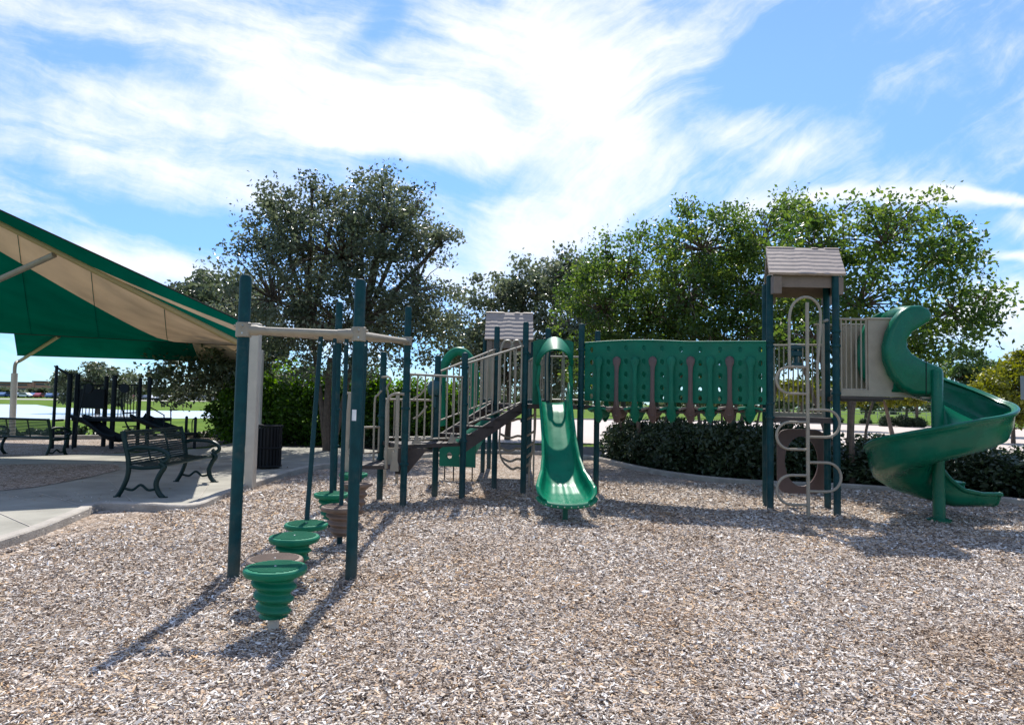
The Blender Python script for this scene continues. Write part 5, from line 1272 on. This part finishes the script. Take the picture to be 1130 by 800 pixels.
fartree('roadside_tree', 1012, 463, 58, [EL(1012, 433, 58, 26, 9, 2)], 1800, .22, M['leaf_yellow'], 'yellow-green tree behind the spiral slide post', 64, .16, 2.6)
fartree('roadside_tree', 1118, 480, 32, [EL(1120, 428, 32, 34, 28, 1.5), EL(1140, 405, 32, 24, 20, 1.2), EL(1108, 450, 32, 22, 18, 1.1)], 11000, .11, M['leaf_yellow'], 'olive-yellow tree at the right edge of the view behind the slide', 65, .1, 1.9)
fartree('pine_tree', 1068, 466, 42, [EL(1068, 400, 42, 20, 14, 1), EL(1055, 420, 42, 38, 12, 1.8), EL(1085, 412, 42, 30, 9, 1.6), EL(1065, 437, 42, 45, 10, 2)], 10000, .14, M['leaf_pine'], 'young pine with layered branches above the spiral slide', 66, .14, 3.6)
for i, (x, Y, s_) in enumerate(((955, 75, 1), (900, 82, 1), (870, 78, .9), (1040, 80, 1), (1000, 90, 1.1), (600, 80, 1.1), (680, 85, 1.0), (760, 82, 1))):
    fartree('roadside_tree', x, 458, Y, [EL(x, 440, Y, 22 * 60 / Y * s_, 8, 2.4)], 900, .3, M['leaf_far'], 'slender dark-trunked tree in the row across the far lawn', 70 + i, .2, 3, group='trees across the far lawn')
# shrubs beyond the road
for i, (x, y, s_) in enumerate(((986, 471, 1.0), (1004, 471.5, 1.1), (1018, 472, .9), (960, 469, .7), (930, 468, .7), (905, 467.5, .6), (880, 467, .7), (1150, 474, 1.0))):
    c = copy_tree(sp0); g = gp(x, y); c.location = (g.x, g.y + .8, 0); c.scale = (s_, s_, s_ * .95); c.rotation_euler.z = i
    tag(c, 'small rounded bush on the verge beyond the pale road', 'shrub', 'bushes beyond the road')
# white fence far right
fn_ = thing('post_fence', (35, 110, 0), 'thin pale post-and-rail fence across the far lawn at right', 'fence')
o = MB()
for k in range(60): o.tube([(12 + k * 2.0, 112, -.05), (12 + k * 2.0, 112, 1.2)], .05, 6)
o.build('posts', M['tanpost'], fn_)['kind'] = 'stuff'
MB().beam((12, 112, 1.1), (130, 112, 1.1), .05, .08).build('rail', M['tanpost'], fn_); MB().beam((12, 112, .6), (130, 112, .6), .05, .08).build('rail', M['tanpost'], fn_)
# sign at right edge
g = at(1131, 440, 22); sg_ = thing('road_sign', (g.x, g.y, 0), 'plain grey sign back on a post at the right edge of the view', 'sign')
zc = zat(1130, 428, 22); MB().box((g.x + .12, 22, zc), (.5, .02, .76), bev=.004).build('sign_panel', M['greysign'], sg_); MB().tube([(g.x + .12, 22.04, -.05), (g.x + .12, 22.04, zc + .3)], .03, 8).build('pole', M['greysign'], sg_)

# left background
fartree('shade_tree', 108, 452, 52, [EL(92, 420, 52, 26, 16, 2), EL(125, 422, 52, 26, 16, 2), EL(108, 435, 52, 40, 12, 2.4)], 11000, .16, M['leaf_far'], 'hazy olive tree behind the second climbing structure', 91, .2, 2.2, group=None)
def building(x0, x1, yt, Y, floors, label):
    a, b = at(x0, yt, Y), at(x1, yt, Y); h = a.z; t = thing('brick_building', ((a.x + b.x) / 2, Y, 0), label, 'building', 'long brick buildings beyond the pond')
    W = b.x - a.x; cxb = (a.x + b.x) / 2
    MB().box((cxb, Y + 15, h / 2), (W, 30, h)).build('wall', M['brick'], t)
    MB().box((cxb, Y + 15, h + .25), (W + .8, 30.8, .5)).build('roof', M['deck'], t)
    fh = h / floors
    for f in range(floors):
        MB().box((cxb, Y - .04, fh * f + fh * .55), (W * .94, .12, fh * .38)).build('window', M['window'], t)
    n = int(W / 7)
    o = MB()
    for k in range(n + 1): o.box((a.x + W * k / n, Y - .12, h / 2), (1.1, .2, h * .98))
    o.build('piers', M['brick'], t)
    return t
building(-60, 33, 421, 330, 3, 'left brick building beyond the pond, behind the canopy post')
building(37, 120, 421.5, 300, 3, 'middle brick building beyond the pond, behind the climbing structure')
building(155, 262, 429, 380, 3, 'long low brick building beyond the pond, right of the climbing structure')
GT = 'trees by the far car park'
tp = None
rr = random.Random(9)
for i in range(22):
    x = -20 + i * 14 + rr.uniform(-4, 4); Y = 225 + rr.uniform(-15, 20)
    if tp is None:
        b = at(x, 440, Y); t = tree('car_park_tree', Vector((0, 0, 0)), [(0, 0, 4.4, 3.4, 3, 2.4), (1.5, 0, 3.6, 2.6, 2.4, 1.8)], 900, .8, M['leaf_oak'], M['trunk'], .3, [(0, 0, 0, 0, 3, .3)], 'small round dark tree by the far car park', 'tree', GT, 95, clump=.7, ntw=6); tp = t
    else: t = copy_tree(tp)
    b = at(x, 440, Y); t.location = (b.x, Y, -.2); s_ = rr.uniform(.55, .85); t.scale = (s_ * 1.1, s_ * 1.1, s_ * rr.uniform(.55, .8)); t.rotation_euler.z = rr.uniform(0, 6)
# cars
cols = [('white', (.7, .7, .72)), ('silver', (.4, .42, .45)), ('dark', (.05, .06, .08)), ('red', (.35, .03, .03)), ('blue', (.08, .14, .3))]
prot = {}
def car(cn, cc):
    t = thing('parked_car', (0, 0, 0), cn + ' parked car in the far car park beyond the pond', 'car', cn + ' cars in the far car park')
    m = mat('car_paint_' + cn, cc, .3, .03, 1, coat=.5)
    MB().prism([(x, -.9, z) for x, z in ((-2.2, .35), (2.2, .35), (2.25, .75), (1.4, .95), (.7, 1.45), (-1.1, 1.47), (-1.8, 1.0), (-2.2, .9))], (0, 1.8, 0)).build('body', m, t)
    MB().prism([(x, -.92, z) for x, z in ((1.2, .97), (.65, 1.38), (-1.05, 1.4), (-1.6, 1.0))], (0, 1.84, 0)).build('window', M['window'], t)
    for x in (-1.35, 1.35):
        for y in (-.95, .75): MB().tube([(x, y, .33), (x, y + .2, .33)], .33, 12).build('wheel', M['black'], t)
    return t
rr = random.Random(3)
x = -10
for i in range(44):
    cn, cc = cols[rr.choice([0, 0, 1, 1, 2, 0, 3, 4])]
    if cn not in prot: t = prot[cn] = car(cn, cc)
    else: t = copy_tree(prot[cn])
    Y = 205 + rr.uniform(-4, 4); b = at(-5 + i * 6.1 + rr.uniform(-2, 2), 440, Y); t.location = (b.x, Y, 0); t.rotation_euler.z = rr.choice([0, .2, 1.4, 1.57, -1.5])
# distant tree lines
t = leaves('distant_woods', [(x_, 420 + 20 * math.sin(x_), 3, 22, 10, 3.2 + 1.2 * math.sin(x_ * .37) + (2.5 if x_ > -60 else 0)) for x_ in range(-420, 520, 28)], 30000, 1.3, M['leaf_far'], None, 99, clump=1.6)[0]
tag(t, 'distant line of trees along the horizon', 'trees', kind='stuff')
t = leaves('distant_hedgerow', [(x_, 190, 2.0, 6, 4, 2.4 + .6 * math.sin(x_ * .9)) for x_ in range(-10, 220, 8)], 14000, .6, M['leaf_far'], None, 98, clump=.8)[0]
tag(t, 'hazy belt of trees behind the far lawn at right', 'trees', kind='stuff')
